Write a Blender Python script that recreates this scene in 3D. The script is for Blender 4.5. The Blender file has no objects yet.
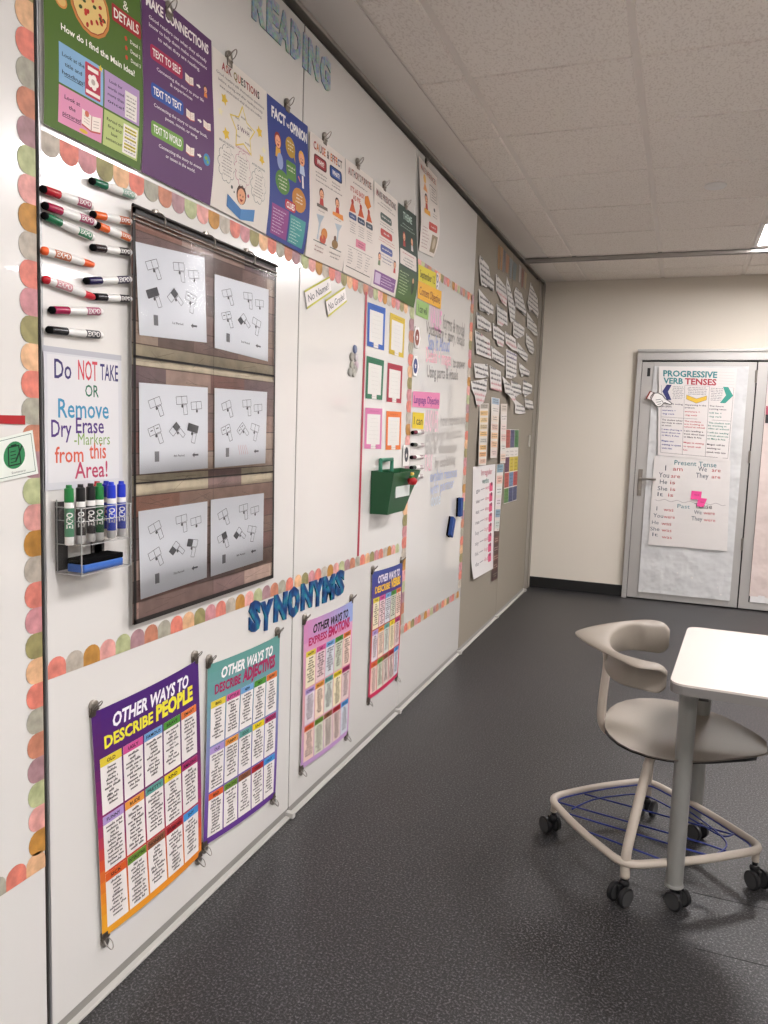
import bpy, bmesh, math, random
from mathutils import Vector, Matrix
random.seed(7)
SC = bpy.context.scene
COL = SC.collection

# ------------------------------------------------------------------ camera
CAM = (1.23, 0.0, 1.40)
FPX = 772.6
W3 = Matrix(((0.93285261, 0.3586914, 0.0335631),
             (0.0696281, -0.08810343, -0.99367485),
             (-0.3534656, 0.92928912, -0.10716252)))   # world -> camera (x right, y down, z forward)
cd = bpy.data.cameras.new('camera'); co = bpy.data.objects.new('camera', cd); COL.objects.link(co)
cd.sensor_fit = 'VERTICAL'; cd.sensor_height = 36.0; cd.lens = FPX / 1024 * 36.0
cd.clip_start = 0.02; cd.clip_end = 60
Rm = Matrix((W3[0], -W3[1], -W3[2])).transposed().to_4x4()
co.matrix_world = Matrix.Translation(CAM) @ Rm
SC.camera = co
SC.view_settings.view_transform = 'Standard'; SC.view_settings.look = 'None'
SC.view_settings.gamma = 1.0; SC.view_settings.use_curve_mapping = False
SC.view_settings.exposure = 0.12
LIGHT_STRENGTH = 52.0
wd = bpy.data.worlds.new('world'); SC.world = wd; wd.use_nodes = True
wd.node_tree.nodes['Background'].inputs[0].default_value = (0.9, 0.93, 1, 1)
wd.node_tree.nodes['Background'].inputs[1].default_value = 0.3

# ------------------------------------------------------------------ helpers
def ray(px, py):
    d = Vector(((px - 384) / FPX, (py - 512) / FPX, 1.0))
    return W3.transposed() @ d
def at(px, py, X=0.0):            # point of the left wall (y, z)
    r = ray(px, py); t = (X - CAM[0]) / r.x
    return (CAM[1] + t * r.y, CAM[2] + t * r.z)
YF = 7.03
def far(px, py, Y=YF):            # point of the far wall (x, z)
    r = ray(px, py); t = (Y - CAM[1]) / r.y
    return (CAM[0] + t * r.x, CAM[2] + t * r.z)

def lin(c):
    if isinstance(c, str):
        c = c.lstrip('#'); c = [int(c[i:i + 2], 16) / 255 for i in (0, 2, 4)]
    return tuple((v / 12.92 if v <= 0.04045 else ((v + 0.055) / 1.055) ** 2.4) for v in c) + (1.0,)
MATS = {}
def mat(name, col='#808080', rough=0.5, metal=0.0, spec=0.5, coat=0.0, trans=0.0, emit=0.0, noise=None, bump=None, coatr=0.05):
    if name in MATS: return MATS[name]
    m = bpy.data.materials.new(name); m.use_nodes = True; MATS[name] = m
    nt = m.node_tree; b = nt.nodes['Principled BSDF']
    b.inputs['Base Color'].default_value = lin(col)
    b.inputs['Roughness'].default_value = rough; b.inputs['Metallic'].default_value = metal
    b.inputs['Specular IOR Level'].default_value = spec
    b.inputs['Coat Weight'].default_value = coat; b.inputs['Coat Roughness'].default_value = coatr
    b.inputs['Transmission Weight'].default_value = trans
    if emit:
        b.inputs['Emission Color'].default_value = lin('#fffbfc'); b.inputs['Emission Strength'].default_value = emit
    if noise or bump:
        tc = nt.nodes.new('ShaderNodeTexCoord')
    if noise:                      # (scale, amount)
        n = nt.nodes.new('ShaderNodeTexNoise'); n.inputs['Scale'].default_value = noise[0]; n.inputs['Detail'].default_value = 4
        nt.links.new(tc.outputs['Object'], n.inputs['Vector'])
        r = nt.nodes.new('ShaderNodeValToRGB'); c = lin(col); k = noise[1]
        r.color_ramp.elements[0].position = 0.35; r.color_ramp.elements[1].position = 0.65
        r.color_ramp.elements[0].color = tuple(max(0, v * (1 - k)) for v in c[:3]) + (1,)
        r.color_ramp.elements[1].color = tuple(min(1, v * (1 + k)) for v in c[:3]) + (1,)
        nt.links.new(n.outputs['Fac'], r.inputs[0]); nt.links.new(r.outputs[0], b.inputs['Base Color'])
    if bump:                       # (scale, strength, distance)
        n2 = nt.nodes.new('ShaderNodeTexNoise'); n2.inputs['Scale'].default_value = bump[0]; n2.inputs['Detail'].default_value = 3
        nt.links.new(tc.outputs['Object'], n2.inputs['Vector'])
        bp = nt.nodes.new('ShaderNodeBump'); bp.inputs['Strength'].default_value = bump[1]; bp.inputs['Distance'].default_value = bump[2]
        nt.links.new(n2.outputs['Fac'], bp.inputs['Height']); nt.links.new(bp.outputs[0], b.inputs['Normal'])
    return m
def printmat(name, rough=0.45, spec=0.5, noise=0.0, nscale=60, bump=None, coat=0.0):
    if name in MATS: return MATS[name]
    m = bpy.data.materials.new(name); m.use_nodes = True; MATS[name] = m
    nt = m.node_tree; b = nt.nodes['Principled BSDF']
    b.inputs['Roughness'].default_value = rough; b.inputs['Specular IOR Level'].default_value = spec
    b.inputs['Coat Weight'].default_value = coat; b.inputs['Coat Roughness'].default_value = 0.12
    a = nt.nodes.new('ShaderNodeVertexColor'); a.layer_name = 'Col'
    src = a.outputs['Color']
    tc = nt.nodes.new('ShaderNodeTexCoord')
    if noise:
        n = nt.nodes.new('ShaderNodeTexNoise'); n.inputs['Scale'].default_value = nscale; n.inputs['Detail'].default_value = 5
        nt.links.new(tc.outputs['Object'], n.inputs['Vector'])
        mr = nt.nodes.new('ShaderNodeMapRange'); mr.inputs[1].default_value = 0.3; mr.inputs[2].default_value = 0.7
        mr.inputs[3].default_value = 1 - noise; mr.inputs[4].default_value = 1 + noise
        nt.links.new(n.outputs['Fac'], mr.inputs[0])
        mx = nt.nodes.new('ShaderNodeVectorMath'); mx.operation = 'SCALE'
        nt.links.new(src, mx.inputs[0]); nt.links.new(mr.outputs[0], mx.inputs['Scale']); src = mx.outputs[0]
    nt.links.new(src, b.inputs['Base Color'])
    if bump:
        n2 = nt.nodes.new('ShaderNodeTexNoise'); n2.inputs['Scale'].default_value = bump[0]
        nt.links.new(tc.outputs['Object'], n2.inputs['Vector'])
        bp = nt.nodes.new('ShaderNodeBump'); bp.inputs['Strength'].default_value = bump[1]; bp.inputs['Distance'].default_value = bump[2]
        nt.links.new(n2.outputs['Fac'], bp.inputs['Height']); nt.links.new(bp.outputs[0], b.inputs['Normal'])
    return m

def tag(o, label=None, cat=None, group=None, kind=None):
    if label: o['label'] = label
    if cat: o['category'] = cat
    if group: o['group'] = group
    if kind: o['kind'] = kind
    return o
def empty(name, loc, label, cat, group=None, rz=0):
    o = bpy.data.objects.new(name, None); COL.objects.link(o); o.location = loc; o.rotation_euler = (0, 0, rz)
    o.empty_display_size = 0.05
    return tag(o, label, cat, group)
def link(name, me, m=None, parent=None, loc=None, rot=None, smooth=False):
    o = bpy.data.objects.new(name, me); COL.objects.link(o)
    if m is not None and not me.materials:
        for q in (m if isinstance(m, (list, tuple)) else [m]): me.materials.append(q)
    if parent: o.parent = parent
    if loc: o.location = loc
    if rot: o.rotation_euler = rot
    if smooth:
        for p in me.polygons: p.use_smooth = True
    return o
def copy_tree(o, parent=None):
    c = o.copy(); COL.objects.link(c)
    if parent: c.parent = parent
    for ch in list(o.children): copy_tree(ch, c)
    return c

class MB:                         # mesh collector
    def __init__(s): s.bm = bmesh.new(); s.mi = 0
    def _new(s, before):
        for f in s.bm.faces:
            if f.index < 0 or f not in before: pass
    def box(s, x0, y0, z0, x1, y1, z1, bev=0.0, mi=0, M=None, seg=2):
        b = bmesh.new(); bmesh.ops.create_cube(b, size=1)
        for v in b.verts:
            v.co = Vector(((x0 + x1) / 2 + v.co.x * (x1 - x0), (y0 + y1) / 2 + v.co.y * (y1 - y0), (z0 + z1) / 2 + v.co.z * (z1 - z0)))
        if bev: bmesh.ops.bevel(b, geom=list(b.edges), offset=bev, segments=seg, affect='EDGES', profile=0.5)
        return s.add(b, mi, M)
    def add(s, b, mi=0, M=None):
        if M is not None: bmesh.ops.transform(b, matrix=M, verts=b.verts)
        for f in b.faces: f.material_index = mi
        me = bpy.data.meshes.new('t'); b.to_mesh(me); b.free(); s.bm.from_mesh(me); bpy.data.meshes.remove(me); return s
    def cyl(s, p0, p1, r, r2=None, n=20, mi=0, caps=True):
        p0, p1 = Vector(p0), Vector(p1); d = p1 - p0
        b = bmesh.new(); bmesh.ops.create_cone(b, cap_ends=caps, segments=n, radius1=r, radius2=r if r2 is None else r2, depth=d.length)
        M = Matrix.Translation((p0 + p1) / 2) @ d.to_track_quat('Z', 'Y').to_matrix().to_4x4()
        return s.add(b, mi, M)
    def lathe(s, prof, p0, axis, n=24, mi=0):   # prof [(r, h)] along axis from p0
        b = bmesh.new(); rings = []
        for r, h in prof:
            rings.append([b.verts.new((max(r, 1e-5) * math.cos(2 * math.pi * i / n), max(r, 1e-5) * math.sin(2 * math.pi * i / n), h)) for i in range(n)])
        for a, c in zip(rings, rings[1:]):
            for i in range(n): b.faces.new((a[i], a[(i + 1) % n], c[(i + 1) % n], c[i]))
        b.faces.new(rings[0][::-1]); b.faces.new(rings[-1])
        M = Matrix.Translation(p0) @ Vector(axis).to_track_quat('Z', 'Y').to_matrix().to_4x4()
        return s.add(b, mi, M)
    def tube(s, pts, r, n=12, mi=0, closed=False, rad=None):
        pts = [Vector(p) for p in pts]; N = len(pts); b = bmesh.new(); rings = []
        prev = None
        for i, p in enumerate(pts):
            if closed: t = (pts[(i + 1) % N] - pts[i - 1]).normalized()
            else: t = (pts[min(i + 1, N - 1)] - pts[max(i - 1, 0)]).normalized()
            if prev is None:
                u = t.orthogonal().normalized()
                if abs(t.z) < 0.9: u = (Vector((0, 0, 1)) - t * t.z).normalized()
            else: u = (prev - t * prev.dot(t)).normalized()
            prev = u; w = t.cross(u); rr = rad[i] if rad else r
            rings.append([b.verts.new(p + (u * math.cos(2 * math.pi * k / n) + w * math.sin(2 * math.pi * k / n)) * rr) for k in range(n)])
        for i in range(N if closed else N - 1):
            a, c = rings[i], rings[(i + 1) % N]
            for k in range(n): b.faces.new((a[k], a[(k + 1) % n], c[(k + 1) % n], c[k]))
        if not closed: b.faces.new(rings[0][::-1]); b.faces.new(rings[-1])
        bmesh.ops.recalc_face_normals(b, faces=b.faces)
        return s.add(b, mi)
    def poly(s, pts, t, mi=0, M=None):          # prism: pts in xy, extruded 0..t in z
        b = bmesh.new(); lo = [b.verts.new((x, y, 0)) for x, y in pts]; hi = [b.verts.new((x, y, t)) for x, y in pts]
        b.faces.new(lo[::-1]); b.faces.new(hi)
        for i in range(len(pts)):
            j = (i + 1) % len(pts); b.faces.new((lo[i], lo[j], hi[j], hi[i]))
        bmesh.ops.recalc_face_normals(b, faces=b.faces)
        return s.add(b, mi, M)
    def build(s, name, m, parent=None, loc=None, rot=None, smooth=False, ang=None):
        me = bpy.data.meshes.new(name); s.bm.to_mesh(me); s.bm.free()
        o = link(name, me, m, parent, loc, rot, smooth or ang is not None)
        if ang is not None:
            me.set_sharp_from_angle(angle=math.radians(ang))
        return o
def spline(pts, n=8, closed=False):
    pts = [Vector(p) for p in pts]; N = len(pts); out = []
    for i in range(N if closed else N - 1):
        g = lambda k: pts[k % N] if closed else pts[max(0, min(N - 1, k))]
        a, b, c, d = g(i - 1), g(i), g(i + 1), g(i + 2)
        for k in range(n):
            t = k / n
            out.append(0.5 * ((2 * b) + (c - a) * t + (2 * a - 5 * b + 4 * c - d) * t * t + (3 * b - a - 3 * c + d) * t ** 3))
    if not closed: out.append(pts[-1])
    return out
def round_path(pts, r, n=6):      # closed polygon with rounded corners
    pts = [Vector(p) for p in pts]; N = len(pts); out = []
    for i in range(N):
        a, b, c = pts[i - 1], pts[i], pts[(i + 1) % N]
        p = b + (a - b).normalized() * r; q = b + (c - b).normalized() * r
        for k in range(n + 1):
            t = k / n; out.append((1 - t) ** 2 * p + 2 * t * (1 - t) * b + t * t * q)
    return out

# text outlines, triangulated, from Blender's own font
GC = {}
def glyphs(s, bold=0.0):
    k = (s, bold)
    if k in GC: return GC[k]
    cu = bpy.data.curves.new('t', 'FONT'); cu.body = s; cu.size = 1; cu.resolution_u = 2; cu.offset = bold; cu.fill_mode = 'FRONT'
    ob = bpy.data.objects.new('t', cu)
    me = bpy.data.meshes.new_from_object(ob)
    vs = [(v.co.x, v.co.y) for v in me.vertices]; fs = [tuple(p.vertices) for p in me.polygons]
    bpy.data.objects.remove(ob); bpy.data.meshes.remove(me); bpy.data.curves.remove(cu)
    xs = [v[0] for v in vs] or [0, 1]
    GC[k] = (vs, fs, min(xs), max(xs)); return GC[k]
CAPH = 0.70

PLANES = {'L': (Vector((0, 0, 0)), Vector((0, 1, 0)), Vector((0, 0, 1)), Vector((1, 0, 0))),
          'F': (Vector((0, YF, 0)), Vector((1, 0, 0)), Vector((0, 0, 1)), Vector((0, -1, 0)))}
class Print:                      # a printed sheet fixed to a wall: u right, v down, true metres on the plane
    def __init__(s, quad, W=None, H=None, plane='L', base=0.002, disp=None):
        s.q = quad; s.O, s.A, s.B, s.N = PLANES[plane]; s.base = base; s.disp = disp; s.lift = 0.0003
        d = lambda a, b: math.hypot(a[0] - b[0], a[1] - b[1])
        s.W = W or d(quad[0], quad[1]); s.H = H or d(quad[0], quad[3])
        s.v, s.f, s.c = [], [], []
    def P(s, u, v, off):
        a, b = u / s.W, v / s.H; q = s.q
        y = (1 - a) * (1 - b) * q[0][0] + a * (1 - b) * q[1][0] + a * b * q[2][0] + (1 - a) * b * q[3][0]
        z = (1 - a) * (1 - b) * q[0][1] + a * (1 - b) * q[1][1] + a * b * q[2][1] + (1 - a) * b * q[3][1]
        d = s.base + off + (s.disp(a, b) if s.disp else 0)
        return s.O + s.A * y + s.B * z + s.N * d
    def face(s, pts, col, layer=1, flip=None):
        ar = sum(pts[i][0] * pts[(i + 1) % len(pts)][1] - pts[(i + 1) % len(pts)][0] * pts[i][1] for i in range(len(pts)))
        if ar > 0: pts = pts[::-1]
        i0 = len(s.v)
        for u, v in pts: s.v.append(s.P(u, v, layer * s.lift))
        s.f.append(tuple(range(i0, i0 + len(pts))))
        c = col(sum(p[0] for p in pts) / len(pts), sum(p[1] for p in pts) / len(pts)) if callable(col) else (lin(col) if isinstance(col, str) else col)
        s.c.append(c)
    def rect(s, u0, v0, u1, v1, col, layer=1, step=0.03):
        if u1 < u0: u0, u1 = u1, u0
        if v1 < v0: v0, v1 = v1, v0
        nu = max(1, math.ceil((u1 - u0) / step)) if s.disp or callable(col) else 1
        nv = max(1, math.ceil((v1 - v0) / step)) if s.disp or callable(col) else 1
        for i in range(nu):
            for j in range(nv):
                a0, a1 = u0 + (u1 - u0) * i / nu, u0 + (u1 - u0) * (i + 1) / nu
                b0, b1 = v0 + (v1 - v0) * j / nv, v0 + (v1 - v0) * (j + 1) / nv
                s.face([(a0, b0), (a1, b0), (a1, b1), (a0, b1)], col, layer)
        return s
    def frame(s, u0, v0, u1, v1, w, col, layer=1):
        s.rect(u0, v0, u1, v0 + w, col, layer); s.rect(u0, v1 - w, u1, v1, col, layer)
        s.rect(u0, v0 + w, u0 + w, v1 - w, col, layer); s.rect(u1 - w, v0 + w, u1, v1 - w, col, layer)
    def rrect(s, u0, v0, u1, v1, r, col, layer=1):
        pts = []
        for cx, cy, a0 in ((u1 - r, v0 + r, -90), (u1 - r, v1 - r, 0), (u0 + r, v1 - r, 90), (u0 + r, v0 + r, 180)):
            for k in range(5):
                a = math.radians(a0 + 22.5 * k); pts.append((cx + r * math.cos(a), cy + r * math.sin(a)))
        s.fan(pts, col, layer)
    def fan(s, pts, col, layer=1):
        cx = sum(p[0] for p in pts) / len(pts); cy = sum(p[1] for p in pts) / len(pts)
        for i in range(len(pts)): s.face([(cx, cy), pts[i], pts[(i + 1) % len(pts)]], col, layer)
    def ell(s, u, v, a, b, col, layer=1, rot=0, n=16):
        c, d = math.cos(rot), math.sin(rot)
        s.fan([(u + a * math.cos(t) * c - b * math.sin(t) * d, v + a * math.cos(t) * d + b * math.sin(t) * c) for t in [2 * math.pi * k / n for k in range(n)]], col, layer)
    def star(s, u, v, r, col, layer=1, r2=0.45, n=5, rot=0):
        s.fan([(u + (r if k % 2 == 0 else r * r2) * math.sin(math.pi * k / n + rot), v - (r if k % 2 == 0 else r * r2) * math.cos(math.pi * k / n + rot)) for k in range(2 * n)], col, layer)
    def line(s, pts, w, col, layer=1, closed=False):
        P = list(pts) + ([pts[0]] if closed else [])
        for (a, b), (c, d) in zip(P, P[1:]):
            L = math.hypot(c - a, d - b) or 1; nx, ny = -(d - b) / L * w / 2, (c - a) / L * w / 2
            s.face([(a + nx, b + ny), (c + nx, d + ny), (c - nx, d - ny), (a - nx, b - ny)], col, layer)
    def text(s, t, u, v, h, col, w=None, al='C', shear=0, bold=0.0, rot=0, layer=2):
        vs, fs, x0, x1 = glyphs(t, bold); k = h / CAPH
        kx = k if w is None else w / (x1 - x0)
        L = (x1 - x0) * kx; us = u - (L / 2 if al == 'C' else (0 if al == 'L' else L)); c, d = math.cos(rot), math.sin(rot)
        i0 = len(s.v); cc = col if callable(col) else None
        pts = []
        for x, y in vs:
            du = us + (x - x0) * kx + shear * (y - CAPH / 2) * k - u; dv = -(y - CAPH / 2) * k
            pts.append((u + du * c - dv * d, v + du * d + dv * c))
        for p in pts: s.v.append(s.P(p[0], p[1], layer * s.lift))
        cl = None if cc else (lin(col) if isinstance(col, str) else col)
        for f in fs:
            s.f.append(tuple(i0 + i for i in f)); s.c.append(cl or cc(pts[f[0]][0], pts[f[0]][1]))
        return L
    def scrib(s, u0, u1, v, h, col, al='L', layer=2, wl=(2, 6), rot=0, fill=1.0, w=0.22):
        # a line of tiny lettering too small to read: pen-like zigzags in word groups
        L = (u1 - u0) * fill; us = u0 + ((u1 - u0) - L) / 2 if al == 'C' else u0
        x = us; W = s.W; c = lin(col) if isinstance(col, str) else col; sn = math.sin(rot); cs = math.cos(rot)
        T = lambda a, b: (us + (a - us) * cs - (b - v) * sn, v + (a - us) * sn + (b - v) * cs)
        while x < us + L - h * 0.4:
            n = random.randint(*wl)
            for k in range(n):
                if x > us + L: break
                dx = h * random.uniform(0.45, 0.7); hh = h * (random.choice((0.65, 0.65, 1.0)))
                t = h * w
                q = [T(x, v + h / 2), T(x + t, v + h / 2), T(x + t + dx * 0.15, v + h / 2 - hh), T(x + dx * 0.15, v + h / 2 - hh)]
                s.face(q, c, layer)
                q = [T(x + t, v + h / 2 - hh * 0.1 - t), T(x + dx, v + h / 2 - hh * 0.6 - t * 0.5), T(x + dx, v + h / 2 - hh * 0.6 + t * 0.5), T(x + t, v + h / 2 - hh * 0.1)]
                s.face(q, c, layer)
                x += dx
            x += h * 0.55
    def para(s, u0, u1, v0, n, dv, h, col, al='C', f=(0.6, 1.0), **k):
        for i in range(n): s.scrib(u0, u1, v0 + i * dv, h, col, al, fill=random.uniform(*f), **k)
    def sheet(s, col, t=0.0006, grid=0.03, u0=0, v0=0, u1=None, v1=None):
        u1 = u1 or s.W; v1 = v1 or s.H
        s.rect(u0, v0, u1, v1, col, 0, grid)
        nb = len(s.f)
        # back and edge
        n0 = len(s.v)
        nu = max(1, math.ceil((u1 - u0) / grid)) if s.disp else 1; nv = max(1, math.ceil((v1 - v0) / grid)) if s.disp else 1
        bc = lin('#d8d5d0')
        for i in range(nu):
            for j in range(nv):
                a0, a1 = u0 + (u1 - u0) * i / nu, u0 + (u1 - u0) * (i + 1) / nu
                b0, b1 = v0 + (v1 - v0) * j / nv, v0 + (v1 - v0) * (j + 1) / nv
                i0 = len(s.v)
                for u, v in ((a0, b0), (a1, b0), (a1, b1), (a0, b1)): s.v.append(s.P(u, v, -t))
                s.f.append((i0, i0 + 1, i0 + 2, i0 + 3)); s.c.append(bc)
        E = [((u0, v0), (u1, v0), nu), ((u1, v0), (u1, v1), nv), ((u1, v1), (u0, v1), nu), ((u0, v1), (u0, v0), nv)]
        for (a, b), (c, d), n in E:
            for i in range(n):
                p = (a + (c - a) * i / n, b + (d - b) * i / n); q = (a + (c - a) * (i + 1) / n, b + (d - b) * (i + 1) / n)
                i0 = len(s.v); s.v += [s.P(*p, 0), s.P(*q, 0), s.P(*q, -t), s.P(*p, -t)]
                s.f.append((i0, i0 + 1, i0 + 2, i0 + 3)); s.c.append(bc)
        return s
    def outline_sheet(s, pts, col, t=0.0008):
        s.face(pts, col, 0) if len(pts) < 5 else s.fan(pts, col, 0)
        for i in range(len(pts)):
            p, q = pts[i], pts[(i + 1) % len(pts)]; i0 = len(s.v)
            s.v += [s.P(*p, 0), s.P(*q, 0), s.P(*q, -t), s.P(*p, -t)]; s.f.append((i0, i0 + 1, i0 + 2, i0 + 3)); s.c.append(lin('#d8d5d0'))
    def build(s, name, m, label=None, cat=None, group=None, parent=None, kind=None):
        cen = Vector((0, 0, 0))
        if parent is None:
            xs = [v for v in s.v]; cen = sum(xs, Vector((0, 0, 0))) / len(xs)
        me = bpy.data.meshes.new(name); me.from_pydata([v - cen for v in s.v], [], s.f)
        ca = me.color_attributes.new('Col', 'FLOAT_COLOR', 'CORNER'); k = 0
        data = []
        for p, c in zip(me.polygons, s.c): data += list(c) * p.loop_total
        ca.data.foreach_set('color', data)
        me.materials.append(m); o = bpy.data.objects.new(name, me); COL.objects.link(o); o.location = cen
        if parent: o.parent = parent
        return tag(o, label, cat, group, kind)
def qrect(y0, z1, y1, z0): return [(y0, z1), (y1, z1), (y1, z0), (y0, z0)]
def qpx(*p, X=0.0): return [at(a, b, X) for a, b in p]
def mixc(a, b, t):
    a, b = lin(a), lin(b); return tuple(a[i] * (1 - t) + b[i] * t for i in range(3)) + (1,)
def ramp(stops):
    def g(t):
        for (t0, c0), (t1, c1) in zip(stops, stops[1:]):
            if t <= t1: return mixc(c0, c1, max(0, (t - t0) / (t1 - t0)))
        return lin(stops[-1][1])
    return g

# ------------------------------------------------------------------ materials
M_BOARD = mat('whiteboard', '#dedbd6', 0.22, spec=0.5, coat=1.0, coatr=0.025)
M_FABRIC = mat('tan_fabric', '#8f877b', 0.95, spec=0.1, noise=(350, 0.12), bump=(500, 0.3, 0.001))
M_WALL = mat('wall_paint', '#dcd4c7', 0.8, spec=0.2, bump=(90, 0.08, 0.001))
M_ALU = mat('aluminium', '#a8a8a8', 0.38, metal=0.75)
M_DARK = mat('dark_gap', '#1c1a18', 0.7)
M_SEAL = mat('grey_seal', '#8e8c88', 0.55)
M_PAPER = printmat('printed_paper', 0.5)
M_GLOSS = printmat('laminated_print', 0.5, spec=0.3)
M_WATER = printmat('watercolour_card', 0.55, noise=0.24, nscale=38)
M_CHROME = mat('dull_chrome', '#9a948c', 0.3, metal=0.9)
M_BLACK = mat('black_plastic', '#141414', 0.4)
M_WHITEP = mat('white_plastic', '#e4e2de', 0.3)
M_FELT = mat('black_felt', '#0f0f10', 0.95, spec=0.05, noise=(900, 0.4))

# ------------------------------------------------------------------ room shell
ROOM_X, YB, CZ = 6.8, -3.2, 2.74
def floor_mat():
    m = bpy.data.materials.new('speckled_floor'); m.use_nodes = True; nt = m.node_tree; b = nt.nodes['Principled BSDF']
    tc = nt.nodes.new('ShaderNodeTexCoord')
    def noise(sc, det=3, rough=0.6):
        n = nt.nodes.new('ShaderNodeTexNoise'); n.inputs['Scale'].default_value = sc; n.inputs['Detail'].default_value = det
        n.inputs['Roughness'].default_value = rough; nt.links.new(tc.outputs['Object'], n.inputs['Vector']); return n
    n1 = noise(150, 4, 0.75)
    r = nt.nodes.new('ShaderNodeValToRGB'); nt.links.new(n1.outputs['Fac'], r.inputs[0])
    e = r.color_ramp.elements; e[0].position = 0.40; e[0].color = lin('#131212'); e[1].position = 0.68; e[1].color = lin('#757375')
    k = r.color_ramp.elements.new(0.52); k.color = lin('#282727')
    n2 = noise(1.3, 2); mr = nt.nodes.new('ShaderNodeMapRange'); nt.links.new(n2.outputs['Fac'], mr.inputs[0])
    mr.inputs[1].default_value = 0.3; mr.inputs[2].default_value = 0.7; mr.inputs[3].default_value = 0.9; mr.inputs[4].default_value = 1.1
    sc = nt.nodes.new('ShaderNodeVectorMath'); sc.operation = 'SCALE'; nt.links.new(r.outputs[0], sc.inputs[0]); nt.links.new(mr.outputs[0], sc.inputs['Scale'])
    nt.links.new(sc.outputs[0], b.inputs['Base Color'])
    b.inputs['Roughness'].default_value = 0.42; b.inputs['Specular IOR Level'].default_value = 0.45
    bp = nt.nodes.new('ShaderNodeBump'); bp.inputs['Strength'].default_value = 0.35; bp.inputs['Distance'].default_value = 0.002
    nt.links.new(n1.outputs['Fac'], bp.inputs['Height']); nt.links.new(bp.outputs[0], b.inputs['Normal'])
    return m
MB().box(-0.3, YB, -0.1, ROOM_X, YF + 0.1, 0).build('floor', floor_mat())['kind'] = 'structure'
# near seams between the floor sheets
MF_SEAM = mat('floor_seam', '#1b1b1b', 0.7)
def ceil_mat():
    m = bpy.data.materials.new('mineral_tile'); m.use_nodes = True; nt = m.node_tree; b = nt.nodes['Principled BSDF']
    tc = nt.nodes.new('ShaderNodeTexCoord')
    mp = nt.nodes.new('ShaderNodeMapping'); mp.inputs['Scale'].default_value = (1, 0.55, 1); nt.links.new(tc.outputs['Object'], mp.inputs[0])
    n = nt.nodes.new('ShaderNodeTexNoise'); n.inputs['Scale'].default_value = 130; n.inputs['Detail'].default_value = 3; nt.links.new(mp.outputs[0], n.inputs['Vector'])
    r = nt.nodes.new('ShaderNodeValToRGB'); e = r.color_ramp.elements
    e[0].position = 0.34; e[0].color = lin('#e2d9d0'); e[1].position = 0.5; e[1].color = lin('#f2ebe3')
    nt.links.new(n.outputs['Fac'], r.inputs[0]); nt.links.new(r.outputs[0], b.inputs['Base Color'])
    b.inputs['Roughness'].default_value = 0.9; b.inputs['Specular IOR Level'].default_value = 0.1
    bp = nt.nodes.new('ShaderNodeBump'); bp.inputs['Strength'].default_value = 0.3; bp.inputs['Distance'].default_value = 0.002
    nt.links.new(n.outputs['Fac'], bp.inputs['Height']); nt.links.new(bp.outputs[0], b.inputs['Normal'])
    return m
M_TILE = ceil_mat(); M_GRID = mat('ceiling_grid_metal', '#e8e0d8', 0.5)
LX = [1.595 + 0.61 * k for k in range(9)]
lights = [(x, y) for x in (1.595, 4.035) for y in (5.43, 2.99, 0.55, -1.89)]
ceil = MB(); g = 0.61; bm = ceil.bm
def near(a, b): return abs(a - b) < 0.02
xs = [0.17, 0.375] + [0.375 + g * k for k in range(1, 11)] + [ROOM_X]
ys = [2.99 + g * k for k in range(-10, 7)]; ys = [YB] + ys + [YF]
for i in range(len(xs) - 1):
    for j in range(len(ys) - 1):
        x0, x1, y0, y1 = xs[i], xs[i + 1], ys[j], ys[j + 1]
        if x1 - x0 < 0.03 or y1 - y0 < 0.03: continue
        if any(near(x0, a) and near(y0, b) for a, b in lights): continue
        a, b_, c, d, q = x0 + 0.012, y0 + 0.005, x1 - 0.012, y1 - 0.005, 0.006
        z0, z1 = CZ, CZ - 0.007
        vs = [bm.verts.new(v) for v in ((a, b_, z0), (c, b_, z0), (c, d, z0), (a, d, z0), (a + q, b_ + q * .4, z1), (c - q, b_ + q * .4, z1), (c - q, d - q * .4, z1), (a + q, d - q * .4, z1))]
        bm.faces.new((vs[4], vs[7], vs[6], vs[5]))
        for k in range(4): bm.faces.new((vs[k], vs[(k + 1) % 4], vs[4 + (k + 1) % 4], vs[4 + k]))
bmesh.ops.recalc_face_normals(bm, faces=bm.faces)
ceilo = ceil.build('ceiling', M_TILE); ceilo['kind'] = 'structure'
sl = MB()
for i in range(len(xs) - 1):
    for j in range(len(ys) - 1):
        if any(near(xs[i], a) and near(ys[j], b) for a, b in lights): continue
        sl.box(xs[i], ys[j], CZ, xs[i + 1], ys[j + 1], CZ + 0.06)
sl.box(-0.3, YB, CZ + 0.06, ROOM_X, YF + 0.1, CZ + 0.12)
tag(sl.build('trim_1', M_GRID), kind='structure')
tag(MB().box(0.0, YB, CZ - 0.004, 0.172, YF, CZ + 0.06).build('trim_2', mat('soffit_metal', '#e6dfd8', 0.45)), kind='structure')   # plain band beside the partition track
# partition track crossing the ceiling
tag(MB().box(0.0, 6.085, CZ - 0.03, ROOM_X, 6.095, CZ).box(0.0, 6.14, CZ - 0.03, ROOM_X, 6.15, CZ).box(0.0, 6.085, CZ - 0.012, ROOM_X, 6.15, CZ - 0.004)
    .build('trim_3', mat('track_metal', '#b9b6b2', 0.3, metal=0.6)), kind='structure')
# top housing above the panels
tag(MB().box(-0.14, YB, 2.70, -0.035, YF, CZ + 0.06).build('trim_4', M_DARK), kind='structure')
tag(MB().box(-0.035, YB, CZ - 0.012, 0.0, YF, CZ + 0.06).box(-0.006, YB, CZ - 0.02, 0.006, YF, CZ - 0.004, bev=0.002).build('trim_5', mat('track_edge', '#aaa49c', 0.4, metal=0.3)), kind='structure')

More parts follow.
